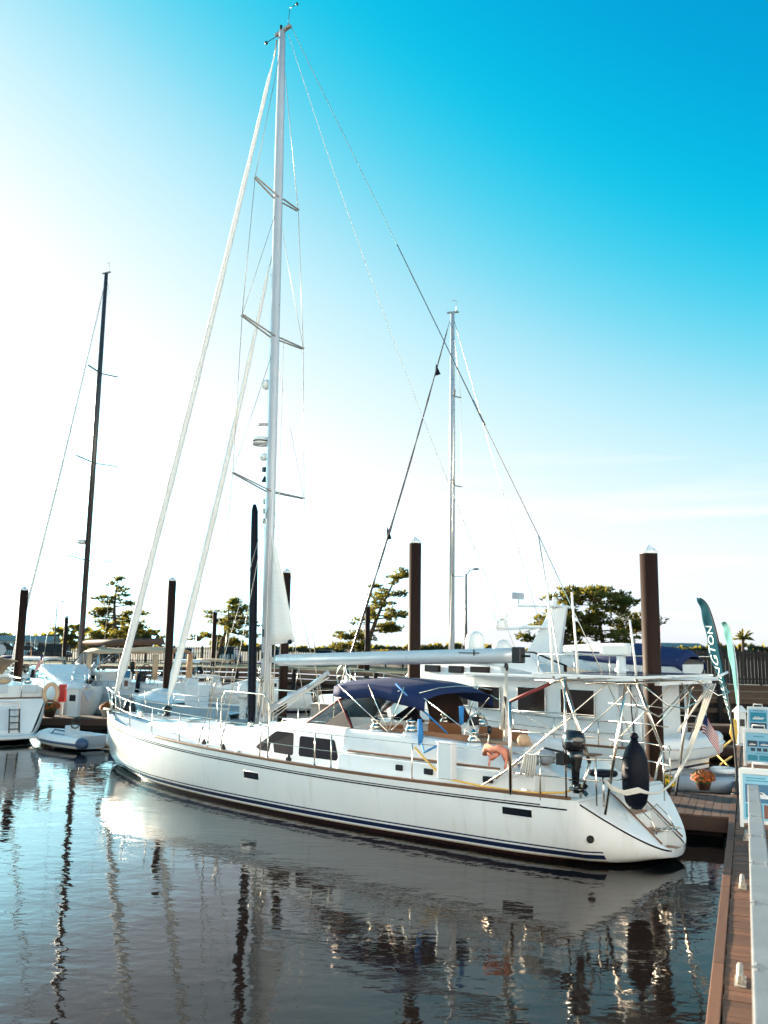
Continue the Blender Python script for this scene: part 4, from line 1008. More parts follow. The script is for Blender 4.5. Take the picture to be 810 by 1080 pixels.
t=MB(); rows=[]
for i in range(5):
    x=3.4+1.6*i/4; rows.append([(x,1.4*k,3.2-.25*(i/4)**2*3*.4+.2*(1-k*k)) for k in(-1,-.5,0,.5,1)])
t.grid(rows); t.grid([[(5.0,1.4*k,2.9+.2*(1-k*k)) for k in(-1,-.5,0,.5,1)],[(6.0,1.3*k,2.4) for k in(-1,-.5,0,.5,1)]]); t.build('sprayhood',M['cream'],s4,solid=.03)
t=MB(); t.tube([(7.5,0,3.6),(.9,0,3.72)],[.16,.24],10); t.build('boom_with_cover',M['greyboat'],s4)
t=MB(); t.loft([[(7.8+.14*math.cos(2*math.pi*i/10),.11*math.sin(2*math.pi*i/10),z) for i in range(10)] for z in(2.3,17)],True); t.build('mast',M['alu'],s4)
guard(s4,h4,[.6,2,4,6,8,10,12.4],.72)
t=MB()
for y in(-1.75,-.9,.2,1.1,1.75): t.tube([(.6,y,1.75),(.6,y,2.55)],.018,6)
t.tube([(.6,-1.75,2.55),(.6,1.75,2.55)],.018,6); t.build('pushpit',M['steel'],s4)
t=MB(); t.lathe([(.12,0),(.14,.1),(.1,.24)],(.9,-1.2,2.3),10); t.build('winch',M['steel'],s4)
t=MB(); t.ball((1.2,.5,2.5),(.25,.3,.2),10,6); t.ball((1.1,-.3,2.45),(.2,.3,.16),10,6); t.build('winter_cover',M['cream'],s4)
b_=thing('horseshoe_buoy','beige horseshoe buoy hung on the stern rail of the leftmost yacht','life buoy',(at(53,741,36.6)),A4)
t=MB(); n=16; t.tube([(0,.27*math.sin(-2.5+5.0*i/(n-1)),.36+.38*math.cos(-2.5+5.0*i/(n-1))) for i in range(n)],.085,9); t.build('foam_ring',M['cream'],b_)
t=MB(); t.tube([(0,0,.72),(.15,0,.8)],.02,6); t.tube([(0,-.12,0),(0,.12,0)],.02,6); t.build('strap',M['rope'],b_)

# express cruiser, bow towards us
S5=V((-20.6,54.5,0)); A5=R(-57)
s5=thing('motor_cruiser','white motor cruiser with slanted side windows, bow pointing at the left dock','motor boat',S5,A5)
h5=Hull(9.6,3.3,1.85,1.6,1.5,xs=.2,tw=.93,tb=.9,zt0=.5,stem=1.3,keel=-.4,pw=2.0,amid=.3,abow=1.0,tm=.45)
h5.shell(MB(),36).build('hull',HULLW,s5); h5.deck(MB(),.05,.12,x0=.2).build('deck',M['deck'],s5)
t=MB(); t.loft([hs(1.5,1.3,1.4,2.7),hs(4.6,1.3,1.4,2.85),hs(5.6,1.2,1.45,2.6),hs(8.2,.55,1.7,1.95)]); d5=t.build('cabin',M['white'],s5)
for sd in(1,-1):
    t=MB(); t.add([(2.2,sd*1.36,2.05),(2.5,sd*1.34,2.5),(4.3,sd*1.335,2.55),(4.3,sd*1.36,2.05)],[(0,1,2,3)]); t.add([(4.4,sd*1.36,2.05),(4.4,sd*1.335,2.53),(5.2,sd*1.27,2.42),(5.9,sd*1.22,2.05)],[(0,1,2,3)])
    t.build('side_window',M['glass'],d5,solid=.03)
guard(s5,h5,[5.5,6.7,7.8,8.9,9.45],.6)
t=MB(); t.tube([(9.1,0,1.85),(9.9,0,1.8)],.05,6); t.add([(9.75,-.3,1.62),(9.75,.3,1.62),(10.0,0,1.05),(9.7,0,1.5)],[(0,1,2),(0,3,1)]); t.build('anchor',M['greyboat'],s5,solid=.06)
t=MB(); t.ball((8.6,.35,2.05),(.25,.2,.16),8,6); t.build('windlass_cover',M['black'],s5)
# pale blue launch with two white outboards
S6=V((-6.6,43,0)); A6=R(158)
s6=thing('launch','pale blue launch with twin white outboards half hidden behind the yacht foredeck','motor boat',S6,A6)
h6=Hull(6.6,2.6,1.5,1.15,1.05,xs=.15,tw=.95,tb=.9,zt0=.6,stem=.9,keel=-.3,pw=2,abow=1.0)
h6.shell(MB(),30).build('hull',M['bluehull'],s6); h6.deck(MB(),.25,.02,x0=.15).build('deck',M['deck'],s6)
for sd in(1,-1): h6.rail(MB(),sd,.2,.07,.15,6.4).build('gunwale',M['white'],s6)
t=MB(); t.box((2.7,0,1.5),(.8,.9,1.2)); t.box((3.0,0,2.2),(.06,.9,.4),Matrix.Rotation(-.4,3,'Y')); t.build('console',M['white'],s6,bevel=.05)
t=MB(); rows=[]
for i in range(8):
    x=3.3+2.6*i/7; rows.append([(x,(h6.b(x)-.05)*k,h6.z(x)+.08+.55*math.sin(math.pi*(i/7))*(1-k*k)**.7) for k in(-1,-.6,-.2,.2,.6,1)])
t.grid(rows); t.build('bow_cover',M['white'],s6)
for y in(-.55,.55):
    o=MB(); o.loft([[(-.25+x*k,y+yy*k,z) for x,yy in((.3,0),(.2,.2),(-.2,.22),(-.34,0),(-.2,-.22),(.2,-.2))] for z,k in((1.55,.8),(1.65,1),(2.1,1),(2.25,.6))],True); o.box((-.25,y,1.1),(.24,.2,1.0)); o.build('outboard',M['plastic'],s6)
guard(s6,h6,[.4,1.8,3.2],.55)

# RIB tender by the yacht's bow
S7=V((-11.0,34.4,0)); A7=R(141)
s7=thing('inflatable_tender','small inflatable tender with grey tubes, blue tube end and steering wheel by yacht bow','dinghy',S7,A7)
t=MB(); P=[]
path=[(-.35,-.72),(.3,-.74),(1.4,-.74),(2.3,-.66),(2.95,-.42),(3.25,0),(2.95,.42),(2.3,.66),(1.4,.74),(.3,.74),(-.35,.72)]
t.tube([(x,y,.30+.05*max(0,x-1.8)**1.5) for x,y in path],[.2]+[.225]*9+[.2],12); t.build('inflatable_tube',M['plastic'],s7)
t=MB(); t.tube([(x*1.0,y*1.30 if abs(y)>.1 else 0,.27+.05*max(0,x-1.8)**1.5) if x<3.2 else (3.48,0,.34) for x,y in path],.05,6); t.build('rub_strake',M['navyhyp'],s7)
t=MB()
for y in(-.72,.72): t.lathe([(.222,0),(.225,.1),(.18,.28),(.06,.4)],(-.25,y,.30),12,Matrix.Rotation(R(-90),3,'Y'))
t.build('tube_end_cone',M['navyhyp'],s7)
t=MB(); t.loft([[(0,.55,.3),(0,.5,.05),(0,-.5,.05),(0,-.55,.3)],[(2.3,.5,.34),(2.3,.2,.05),(2.3,-.2,.05),(2.3,-.5,.34)],[(3.0,.1,.45),(3.0,.02,.25),(3.0,-.02,.25),(3.0,-.1,.45)]]); t.box((.0,0,.36),(.08,1.05,.34)); t.build('rigid_hull',M['greyboat'],s7)
t=MB(); t.box((.9,0,.45),(.35,.9,.28)); t.box((1.5,0,.58),(.3,.5,.5)); t.build('seat_console',M['deck'],s7,bevel=.04)
t=MB(); n=16; t.tube([(1.3,.19*math.cos(2*math.pi*i/n),.92+.19*math.sin(2*math.pi*i/n)) for i in range(n)],.025,6,True); t.box((1.38,0,.9),(.05,.08,.08)); t.build('steering_wheel',M['black'],s7)
t=MB(); t.tube([(2.2,.45,.5),(2.6,.1,.6),(2.2,-.4,.5)],.03,6); t.build('bow_line',M['navyhyp'],s7)

# grey inflatable behind the cross dock
gp=at(735,818,25.6)
s8=thing('grey_inflatable','grey decked inflatable with black outboard moored behind the cross dock','dinghy',(gp.x,26.2,0),R(-25))
t=MB(); t.tube([(x*1.05-1.6,y*1.1,.36) for x,y in path],[.2]+[.24]*9+[.2],10); t.build('inflatable_tube',M['greyboat'],s8)
t=MB(); t.box((-.4,0,.34),(2.7,1.3,.08)); t.build('floor',M['greyboat'],s8)
t=MB(); t.tube([(.9+.3*math.cos(a*.52),.2+.3*math.sin(a*.52),.68) for a in range(12)],.08,8,True); t.build('white_fender_ring',M['plastic'],s8)
t=MB(); t.ball((-1.75,.0,.85),(.28,.2,.26),10,7); t.box((-1.8,0,.35),(.2,.16,.9)); t.build('outboard',M['gloss'],s8)
t=MB(); t.ball((-1.0,.55,.62),(.16,.16,.16),10,7); t.build('fender_ball',M['plastic'],s8)

def small_boat(label,px,Yd,rz,L_,canvas,flybr=False):
    p=at(px,740,Yd); o=thing('moored_boat',label,'motor boat',(p.x,p.y,0),rz,'small white boats moored along the quay')
    hb=Hull(L_,L_*.34,1.55,1.2,1.1,xs=.15,tw=.93,tb=.88,zt0=.5,stem=1.0,keel=-.3,pw=2.0,amid=.3,abow=1.0)
    hb.shell(MB(),28).build('hull',HULLW,o); hb.deck(MB(),.05,.08,x0=.15).build('deck',M['deck'],o)
    w_=L_*.12
    t=MB(); t.loft([hs(L_*.28,w_,1.0,1.95),hs(L_*.55,w_,1.0,2.0),hs(L_*.8,w_*.5,1.2,1.5)]); c_=t.build('cabin',M['white'],o)
    for sd in(1,-1):
        t=MB(); t.box((L_*.42,sd*(w_+.02),1.62),(L_*.2,.05,.26)); t.build('cabin_window',M['glass'],c_,bevel=.02)
    t=MB(); t.add([(L_*.56,-w_*.9,1.95),(L_*.56,w_*.9,1.95),(L_*.48,w_*.85,2.55),(L_*.48,-w_*.85,2.55)],[(0,1,2,3)]); t.build('windscreen',M['glass'],c_,solid=.02)
    t=MB(); rows=[]
    for i in range(6):
        u=i/5; x=L_*(.12+.38*u); rows.append([(x,w_*1.1*k,2.95+.16*(1-k*k)-.05*abs(u-.5)) for k in(-1,-.5,0,.5,1)])
    t.grid(rows); t.build('canopy',M[canvas],o,solid=.03)
    t=MB()
    for x in(.13,.3,.49):
        for sd in(1,-1): t.tube([(L_*x,sd*w_*1.08,2.92),(L_*(x*.8+.06),sd*w_*1.15,1.2)],.02,5)
    t.tube([(L_*.2,w_*.6,2.95),(L_*.17,w_*.6,5.2)],.015,5); t.build('canopy_frame',M['steel'],o)
    guard(o,hb,[L_*.5,L_*.65,L_*.8,L_*.93],.6)
    t=MB(); t.box((-.25,0,.9),(.4,.42,.9)); t.ball((-.25,0,1.4),(.32,.25,.3),8,6); t.build('outboard',M['plastic' if canvas!='navy' else 'gloss'],o,bevel=.05)
small_boat('small white boat with cream canopy behind the leftmost cruising yacht',4,60,R(20),7.5,'cream')
small_boat('small white boat with navy canopy between leftmost pile and dark mast',52,66,R(200),7.0,'navy')
small_boat('small white boat with white canopy between the mast and the second furled headsail',225,58,R(170),6.5,'sail')
small_boat('small white boat with navy canopy just right of the silver mast',330,57,R(185),7.2,'navy')

small_boat('small white boat with white canopy behind the horseshoe buoy',66,58,R(160),6.8,'sail')
small_boat('small white boat with cream canopy in front of the second pine from the left',255,63,R(175),6.6,'cream')
# ------------------------------------------------------------------ docks
D0=atz(744,1080,.5); D1=atz(769,862,.5); wd=(D1-D0); wd.z=0; wd.normalize(); wn=V((wd.y,-wd.x,0))
def DK(s,n,z=0): p=D0+wd*s+wn*n; return V((p.x,p.y,z))
WR=Matrix.Rotation(math.atan2(wn.y,wn.x),3,'Z')      # local x across the walkway, y along it
LW=46.0
wk=thing('floating_dock','long timber walkway dock running away along the right edge of the picture','dock',DK(0,0,0),0)
wk.location=(0,0,0)
rnd=random.Random(3)
t=MB(); s=-9.0
while s<LW:
    w=.145; t.box(DK(s+w/2,1.27+rnd.uniform(-.01,.01),.48+rnd.uniform(-.003,.003)),(2.26,w-.009,.04),WR@Matrix.Rotation(rnd.uniform(-.003,.003),3,'Z')); s+=w
t.build('decking',M['plank'],wk)
t=MB(); s=-9
while s<LW:
    l=3.6; t.box(DK(s+l/2,.065,.485),(.125,l-.01,.06),WR); s+=l
t.build('edge_board',M['plank'],wk,bevel=.008)
t=MB(); t.box(DK(LW/2-4.5,.03,.30),(.06,LW+9,.34),WR); t.box(DK(LW/2-4.5,2.42,.30),(.06,LW+9,.40),WR); t.build('fascia',M['fascia'],wk)
t=MB()
for k in range(14): t.box(DK(-8+k*4,1.2,.05),(2.2,2.6,.5),WR)
t.build('float',M['float'],wk)
def cleat(parent,s,n,l=.46,rot=0):
    t=MB(); c=DK(s,n,.5); d=(wd if not rot else wn)
    t.tube([c-d*(l/2)+V((0,0,.115)),c-d*l*.3+V((0,0,.125)),c+d*l*.3+V((0,0,.125)),c+d*(l/2)+V((0,0,.115))],[.02,.036,.036,.02],8)
    for k in(-1,1): t.tube([c+d*(k*.085),c+d*(k*.075)+V((0,0,.12))],[.05,.034],8)
    t.box(c+V((0,0,.008)),(.12,.34,.016),WR); return t.build('cleat',M['galv'],parent)
c1=atz(768,1034,.5); c2=atz(770.5,934,.5)
for c in(c1,c2):
    r=c-D0; cleat(wk,r.dot(wd),max(.3,r.dot(wn)))
cleat(wk,9.3,.35); cleat(wk,14.5,.35)
cd=thing('floating_dock','short cross dock of weathered planks behind the white yacht\'s stern','dock',(0,0,0))
s0=(D1-D0).dot(wd); 
t=MB(); n=-.005
while n>-1.75:
    for sa,sb in((0,1.55),(1.56,3.2)): t.box(DK(s0+(sa+sb)/2,n-.09,.481+rnd.uniform(-.003,.003)),(.176,sb-sa-.01,.04),WR)
    n-=.185
t.build('decking',M['plankdk'],cd)
t=MB(); t.box(DK(s0+.02,-.92,.32),(1.86,.05,.30),WR); t.box(DK(s0+3.2,-.92,.32),(1.86,.05,.30),WR); t.box(DK(s0+1.6,-1.86,.33),(.05,3.2,.28),WR); t.build('fascia',M['fascia'],cd)
t=MB(); t.box(DK(s0+1.7,-.95,.02),(1.6,2.6,.46),WR); t.build('float',M['float'],cd)
def simple_dock(label,c,l,w,ang,z=.5,mk='plankdk',group=None):
    o=thing('floating_dock',label,'dock',(c[0],c[1],0),ang,group); t=MB(); x=-l/2
    while x<l/2: t.box((x+.1,0,z-.02),(.19,w,.04)); x+=.2
    t.build('decking',M[mk],o); t=MB(); t.box((0,-w/2,z-.19),(l,.06,.30)); t.box((0,w/2,z-.19),(l,.06,.30)); t.box((l/2,0,z-.19),(.06,w,.3)); t.box((-l/2,0,z-.19),(.06,w,.3)); t.build('fascia',M['fascia'],o)
    t=MB(); t.box((0,0,0),(l-.3,w-.3,.36)); t.build('float',M['float'],o); return o
ld=simple_dock('timber dock with flower pot and power pedestal behind the inflatable tender',(-13.6,43.6),8.4,1.8,R(3))
simple_dock('grey finger dock below the black fence',(17.2,44.5),7.5,1.4,R(-8))
simple_dock('narrow finger dock behind the grey inflatable',(13.2,34.5),4.4,1.0,R(-20))
simple_dock('pale floating dock along the quay behind the yacht mast',(-7,66),16,2,R(-42))
simple_dock('long low dock at the far left below the lawn',(-29,71),18,2,R(-9))

# ------------------------------------------------------------------ piles
def pile(px,py,Yd,dia,label,group='brown dock piles with white cone caps',marks=False,zb=-1):
    p=at(px,py,Yd); o=thing('dock_pile',label,'pile',(p.x,p.y,0),0,group); hc=dia*.42; zt=p.z-hc
    t=MB(); t.lathe([(dia/2,zb),(dia/2,zt)],(0,0,0),20); t.build('sleeve',M['pile'],o)
    t=MB(); t.lathe([(dia/2+.012,zt-.06),(dia/2+.015,zt),(.015,zt+hc)],(0,0,0),20,smooth=False); t.build('cone_cap',M['cap'],o)
    if marks:
        t=MB()
        for z in marks:
            for k in range(2):
                a0=R(-25); P=[]
                for da,dz_ in((-.22,0),(0,.14),(.22,0),(0,-.14)): P.append(((dia/2+.006)*math.cos(a0+da),(dia/2+.006)*math.sin(a0+da),z+dz_))
            t.add(P,[(0,1,2,3)])
        t.build('reflector_tape',M['orange'],o)
    return o
pile(683.5,574,21.4,.43,'thick brown pile beside the yacht\'s stern, tallest and nearest of the piles',marks=(4.55,4.22))
pile(438,566,29,.41,'thick brown pile rising behind the navy bimini')
pile(302.5,599,39,.40,'brown pile just to the right of the yacht\'s silver mast')
pile(182,608,45,.42,'brown pile behind the yacht foredeck, between two furled headsails')
pile(26,618,53,.50,'leftmost brown pile beside the stern of the cut off cruising yacht')
pile(70.5,649,84,.36,'thin far pile left of the dark sloop mast')
pile(227,643,79,.40,'thin far pile in front of the second pine from the left')
pile(388,637,72,.42,'far pile against the leaning narrow pine')
pile(593.5,636,60,.42,'far pile in front of the broad umbrella pines')

# ------------------------------------------------------------------ feather flags
def curve(pts,u):
    """point at parameter u on a polyline by index, smoothed (Catmull-Rom)"""
    n=len(pts)-1; x=min(max(u,0),1)*n; i=min(int(x),n-1); f=x-i
    p0,p1,p2,p3=pts[max(i-1,0)],pts[i],pts[i+1],pts[min(i+2,n)]
    return ((p1*2)+(p2-p0)*f+(p0*2-p1*5+p2*4-p3)*f*f+(p1*3-p0-p2*3+p3)*f*f*f)*.5
def feather(label,base,Yd,polepx,luffpx,leechpx,slant,m,pm,text=None,rip=.05):
    """pole, luff (edge on the pole) and leech (free edge), all at the distance Yd; the cloth turns away from the viewer by slant"""
    o=thing('feather_flag',label,'banner',base,0,'feather flags on the dock')
    P=[at(x,y,Yd)-base for x,y in polepx]; P[0]=V((0,0,0))
    A=[at(x,y,Yd)-base for x,y in luffpx]; B=[]
    for (x,y),q in zip(leechpx,A):
        e=at(x,y,Yd)-base; w_=abs(e.x-q.x); B.append(at(x,y,Yd+slant*w_)-base)
    t=MB(); t.tube([curve(P,i/30) for i in range(31)],[.034-.022*i/30 for i in range(31)],7); t.lathe([(.16,.0),(.16,.03),(.04,.05),(.04,.4)],(0,0,0),10); t.build('pole',M[pm],o)
    def surf(u,v):
        a=curve(A,u); b=curve(B,u); d=(b-a); w_=d.length; s_=V((-d.y,d.x,0)); s_=s_.normalized() if s_.length>1e-6 else V((1,0,0))
        return a+d*v+s_*(rip*math.sin(v*3.1+u*5)*w_+.05*w_*math.sin(u*26+v*4)*v)
    t=MB(); nu,nv=60,8
    t.grid([[surf(i/nu,j/nv) for j in range(nv+1)] for i in range(nu+1)]); cl=t.build('cloth',m,o,solid=.004)
    if text:
        cu=bpy.data.curves.new('txt','FONT'); cu.body=text; cu.size=1; cu.space_character=1.02; to=bpy.data.objects.new('txt',cu); COL.objects.link(to)
        bpy.context.view_layer.update(); me=bpy.data.meshes.new_from_object(to.evaluated_get(bpy.context.evaluated_depsgraph_get())); bpy.data.objects.remove(to)
        xs=[v.co.x for v in me.vertices]; ys=[v.co.y for v in me.vertices]; x0,x1,y0,y1=min(xs),max(xs),min(ys),max(ys)
        bmx=bmesh.new(); bmx.from_mesh(me); bmesh.ops.triangulate(bmx,faces=bmx.faces); bmesh.ops.subdivide_edges(bmx,edges=[e for e in bmx.edges if e.calc_length()>.12],cuts=2,use_grid_fill=True)
        for v in bmx.verts:
            a=(v.co.x-x0)/(x1-x0); b=(v.co.y-y0)/(y1-y0); u=text_u[0]+(text_u[1]-text_u[0])*a; vv=.88-.55*(1-b)
            vv=.34+.56*b
            p=surf(u,vv); d1=surf(u+.01,vv)-surf(u-.01,vv); d2=surf(u,vv+.03)-surf(u,vv-.03); n_=d1.cross(d2).normalized()
            if n_.dot(CAM-(base+p))<0: n_=-n_
            v.co=p+n_*.012
        bmx.to_mesh(me); bmx.free(); me.materials.clear(); me.materials.append(M['letter'])
        lo=bpy.data.objects.new('lettering',me); COL.objects.link(lo); lo.parent=cl
    return o
text_u=(.04,.60)
fl=atz(777.5,838,.5)
feather('dark teal feather flag with white lettering, nearer of the two flags',fl,fl.y,
  [(777.5,838),(776,800),(772.5,765),(767,725),(760.5,690),(754,661),(748,642),(743,634),(738,630.5)],
  [(772.5,766),(770,745),(765.5,718),(760,689),(755,665),(749.5,646),(745,637),(741,632)],
  [(770.5,763),(765,742),(756,714),(746.5,686),(743.5,664),(739.5,645),(736.5,635),(734.5,630)],1.5,M['teal'],'rubber','WELLINGTON')
fl2=atz(779.5,786,.5)
feather('pale green feather flag on white pole behind the teal one',fl2,fl2.y,
  [(779.5,786),(779,740),(777,705),(773.5,680),(771,666),(768,658.5),(765,655.5)],
  [(778.6,745),(777.4,720),(776,700),(773.6,683),(771,668),(768,659),(765,655.5)],
  [(776.5,742),(773.5,718),(769.5,699),(766.2,682),(763.5,667),(761.6,659),(761.3,656)],1.5,M['palegreen'],'plastic')

# ------------------------------------------------------------------ sandwich boards
def board(label,px,py,kind):
    p=atz(px,py,.5); o=thing('sandwich_board',label,'sign',p,math.atan2(wn.y,wn.x)-.12,'sandwich boards along the dock')
    W_,H_=.92,1.16; tilt=Matrix.Rotation(R(-9),3,'X'); back=Matrix.Rotation(R(9),3,'X')
    def q(x,y,z,b=False): v=V((x,y,z)); r=(back if b else tilt)@v; r.y+= .46 if b else 0; return r
    t=MB()
    for b in(False,True):
        RT=back if b else tilt
        for x in(.04,W_-.04): t.box(q(x,0,H_/2,b),(.07,.04,H_),RT)
        t.box(q(W_/2,0,.12,b),(W_-.1,.036,.07),RT); t.box(q(W_/2,0,H_-.05,b),(W_-.1,.036,.12),RT)
    t.build('frame',M['plastic'],o,bevel=.01)
    t=MB(); t.tube([q(.28,0,H_),q(.28,0,H_+.12),q(.64,0,H_+.12),q(.64,0,H_)],.026,6); t.build('handle',M['plastic'],o)
    def pane(x0,x1,z0,z1,y,m,nm,par,th=.006):
        t=MB(); t.box(q((x0+x1)/2,y,(z0+z1)/2),(x1-x0,th,z1-z0),tilt); return t.build(nm,M[m],par)
    po=pane(.075,W_-.075,.16,H_-.115,-.012,'postblue' if kind else 'plastic','poster',o)
    yy=-.0165
    def pic(x0,x1,z0,z1,m,boat=True):
        a=pane(x0,x1,z0,z1,yy,m,'picture',po,.004)
        if boat:
            w=(x1-x0); h=(z1-z0); t=MB(); B=[q(x0+w*u,yy-.004,z0+h*v) for u,v in((.10,.34),(.2,.22),(.75,.24),(.92,.46),(.6,.44),(.5,.58),(.3,.56),(.24,.42))]
            t.prism(B,(0,-.003,0)); t.build('pictured_boat',M['plastic'],a)
            t=MB(); B=[q(x0+w*u,yy-.0085,z0+h*v) for u,v in((.3,.46),(.52,.47),(.47,.54),(.33,.53))]; t.prism(B,(0,-.002,0)); t.build('pictured_window',M['postdark'],a)
    if kind==1:
        pic(.12,W_-.12,.50,.86,'postdeep'); pic(.12,.44,.20,.47,'postteal',False); pic(.47,W_-.12,.20,.47,'brown',False)
        for z,a,b in((.97,.14,.52),(.92,.14,.70)): pane(a,b,z,z+.02,yy,'postteal','heading_line',po,.004)
    elif kind==2:
        pic(.13,.42,.62,.80,'postdark'); pic(.46,W_-.12,.62,.80,'postdeep'); pic(.13,.42,.20,.36,'postteal',False); pic(.46,W_-.12,.20,.36,'postteal',False)
        for x in(.22,.40,.58): pic(x,x+.13,.48,.58,'postdark',False)
        pane(.3,.62,.92,.945,yy,'postteal','heading_line',po,.004); pane(.35,.75,.40,.42,yy,'postteal','heading_line',po,.004)
    else:
        pic(.13,W_-.12,.52,.92,'postteal'); pic(.13,W_-.12,.2,.46,'postdark',False)
        pane(.25,.7,.98,1.0,yy,'postdark','heading_line',po,.004)
    return o
board('nearest sandwich board, pale blue with a large boat picture, behind the metal rail',780.5,872,1)
p2=atz(784.5,805,.5); board('middle sandwich board, pale blue with rows of small pictures',784.5,808,2)
board('farthest sandwich board, white with one large teal picture',788.5,773,3)

# ------------------------------------------------------------------ gangway hand rail
hr=thing('handrail','wide weathered metal handrail crossing the lower right corner above the walkway','railing',(0,0,0))
rb=at(788,829,14.7); r1=at(789,880,9.8); ra=r1+(r1-rb)*(8.4/4.9); rdir=(rb-ra).normalized(); sidev=V((rdir.y,-rdir.x,0)).normalized()
t=MB(); t.bar(ra+sidev*.09,rb+sidev*.09,.165,.06); t.build('top_rail',M['rail'],hr,bevel=.012,seg=3)
t=MB(); t.bar(ra+sidev*.02-V((0,0,.055)),rb+sidev*.02-V((0,0,.055)),.03,.06); t.build('sunlit_edge_strip',M['cream'],hr)  # cream colour stands in for warm sun along the rail's left edge
for k,u in enumerate((.2,.45,.72,.985)):
    p=ra.lerp(rb,u)+sidev*.10; t=MB(); t.box((p.x,p.y,(p.z-.05+.5)/2),(.07,.07,p.z-.05-.5)); t.box((p.x,p.y,.515),(.2,.2,.03)); t.build('post',M['rail'],hr)
for k in range(9):
    t=MB(); p=ra.lerp(rb,(k+.5)/9)+sidev*.09; t.bar(p+V((0,0,.031)),p+rdir*.012+V((0,0,.031)),.166,.006)
    for sx in(-.055,.055):
        for sy in(-.05,.06): q_=p+sidev*sx+rdir*sy+V((0,0,.03)); t.lathe([(.011,0),(.011,.006),(.004,.009)],q_,8)
    t.build('joint_strap',M['rail'],hr)
t=MB()
for dz_ in(.45,.85): t.tube([ra+sidev*.1-V((0,0,dz_)),rb+sidev*.1-V((0,0,dz_))],.022,8)
t.build('lower_rail',M['rail'],hr)

# ------------------------------------------------------------------ dock clutter
def mums(label,p,r,m,potm='pot',seed=1):
    o=thing('potted_mum',label,'flower pot',p,0,'potted chrysanthemums on the docks'); g=random.Random(seed)
    t=MB(); t.lathe([(r*.5,0),(r*.72,r*.75),(r*.78,r*.8),(r*.7,r*.82)],(0,0,0),14); t.build('pot',M[potm],o)
    t=MB(); f=MB()
    for k in range(420):
        a=g.uniform(0,6.283); e=math.asin(g.uniform(-.15,1)); rr=r*g.uniform(.86,1.08)
        d=V((math.cos(e)*math.cos(a),math.cos(e)*math.sin(a),math.sin(e)*.75)); c=d*rr+V((0,0,r*.95)); n=d.normalized(); x=n.orthogonal().normalized(); y=n.cross(x); ss=r*g.uniform(.09,.15)
        tgt=f if g.random()<.72 else t
        x,y=(x*math.cos(a)+y*math.sin(a)),(y*math.cos(a)-x*math.sin(a))
        tilt_=n*ss*g.uniform(-.5,.5)
        tgt.add([c+x*ss+tilt_,c+y*ss-tilt_,c-x*ss+tilt_,c-y*ss-tilt_],[(0,1,2,3)])
    t.ball((0,0,r*.9),(r*.8,r*.8,r*.62),10,6)
    t.build('foliage',M['leaf'],o,merge=False); f.build('blossom',m,o,merge=False); return o
mums('yellow potted mum at the foot of the thickest pile',atz(701,837,.5),.27,M['flowery'],seed=2)
mums('orange potted mum in a dark pot near the grey inflatable',atz(742,833,.5),.29,M['flowero'],seed=3)
mums('rust orange mum on the left dock below the horseshoe buoy',V((-16.1,43.4,.5)),.46,M['flowero'],seed=4)
mums('dark orange mum behind the cruiser anchor on the left dock',V((-13.4,43.9,.5)),.42,M['flowero'],seed=5)
def pedestal(label,p,h_,w,m='plastic'):
    o=thing('power_pedestal',label,'power post',p,0,'dock power pedestals'); t=MB(); t.box((0,0,h_*.45),(w,w,h_*.9)); t.build('body',M[m],o,bevel=.02)
    t=MB(); t.loft([[(-w*.7,-w*.7,h_*.9),(w*.7,-w*.7,h_*.9),(w*.7,w*.7,h_*.9),(-w*.7,w*.7,h_*.9)],[(-w*.2,-w*.2,h_*1.08),(w*.2,-w*.2,h_*1.08),(w*.2,w*.2,h_*1.08),(-w*.2,w*.2,h_*1.08)]]); t.build('cap',M['plastic'],o)
    t=MB(); t.box((0,-w*.51,h_*.6),(w*.6,.01,h_*.2)); t.build('socket_panel',M['black'],o); return o
pp=atz(782,784,.5)
pedestal('white power pedestal with pyramid cap and yellow hose by the pale flag',pp,1.35,.34)
pedestal('white power pedestal on the left dock beside a red extinguisher',V((-15.05,43.7,.5)),1.5,.5)
ex=thing('fire_extinguisher','red fire extinguisher cabinet on a white post on the left dock','extinguisher',V((-15.75,44.0,.5)))
t=MB(); t.box((0,0,.35),(.12,.12,.7)); t.build('post',M['plastic'],ex); t=MB(); t.box((0,0,1.1),(.34,.25,.85)); t.build('cabinet',M['red'],ex,bevel=.03)
hs_=thing('hose_coil','coiled yellow hose hanging on the power pedestal at right','hose',pp)
t=MB()
for k in range(5): t.tube([(-.28-.03*k,-.2,.95),(-.36-.04*k,-.24,.4),(-.30-.02*k,-.24,.03),(-.22-.02*k,-.2,.4),(-.25,-.2,.95)],.03,6)
t.build('loops',M['yellow'],hs_)
yr=MB()
a=[atz(728,776,.9),atz(738,790,.6),atz(755,795,.5),atz(772,780,.56)]; yr.tube(a,.035,6)
a=[atz(746,800,.5),atz(756,796,.5),atz(768,808,.52),atz(771,815,.52)]; yr.tube(a,.03,6); a=[atz(752,818,.5),atz(760,806,.5),atz(772,798,.55)]; yr.tube(a,.03,6)
for s in (0,): pass
tag(yr.build('yellow_hose',M['yellow']),'yellow hose draped across the docks behind the orange mum','hose')
bg=thing('trash_bag','dark covered fender standing on the left dock edge','fender',V((-12.2,43.3,.5))); t=MB(); t.lathe([(.05,0),(.28,.05),(.3,.5),(.2,.85),(.04,.95)],(0,0,0),12); t.build('cover',M['black'],bg); t=MB(); t.tube([(0,0,.93),(0,0,1.1)],.03,6); t.build('loop',M['rope'],bg)
bg.name='covered_fender'

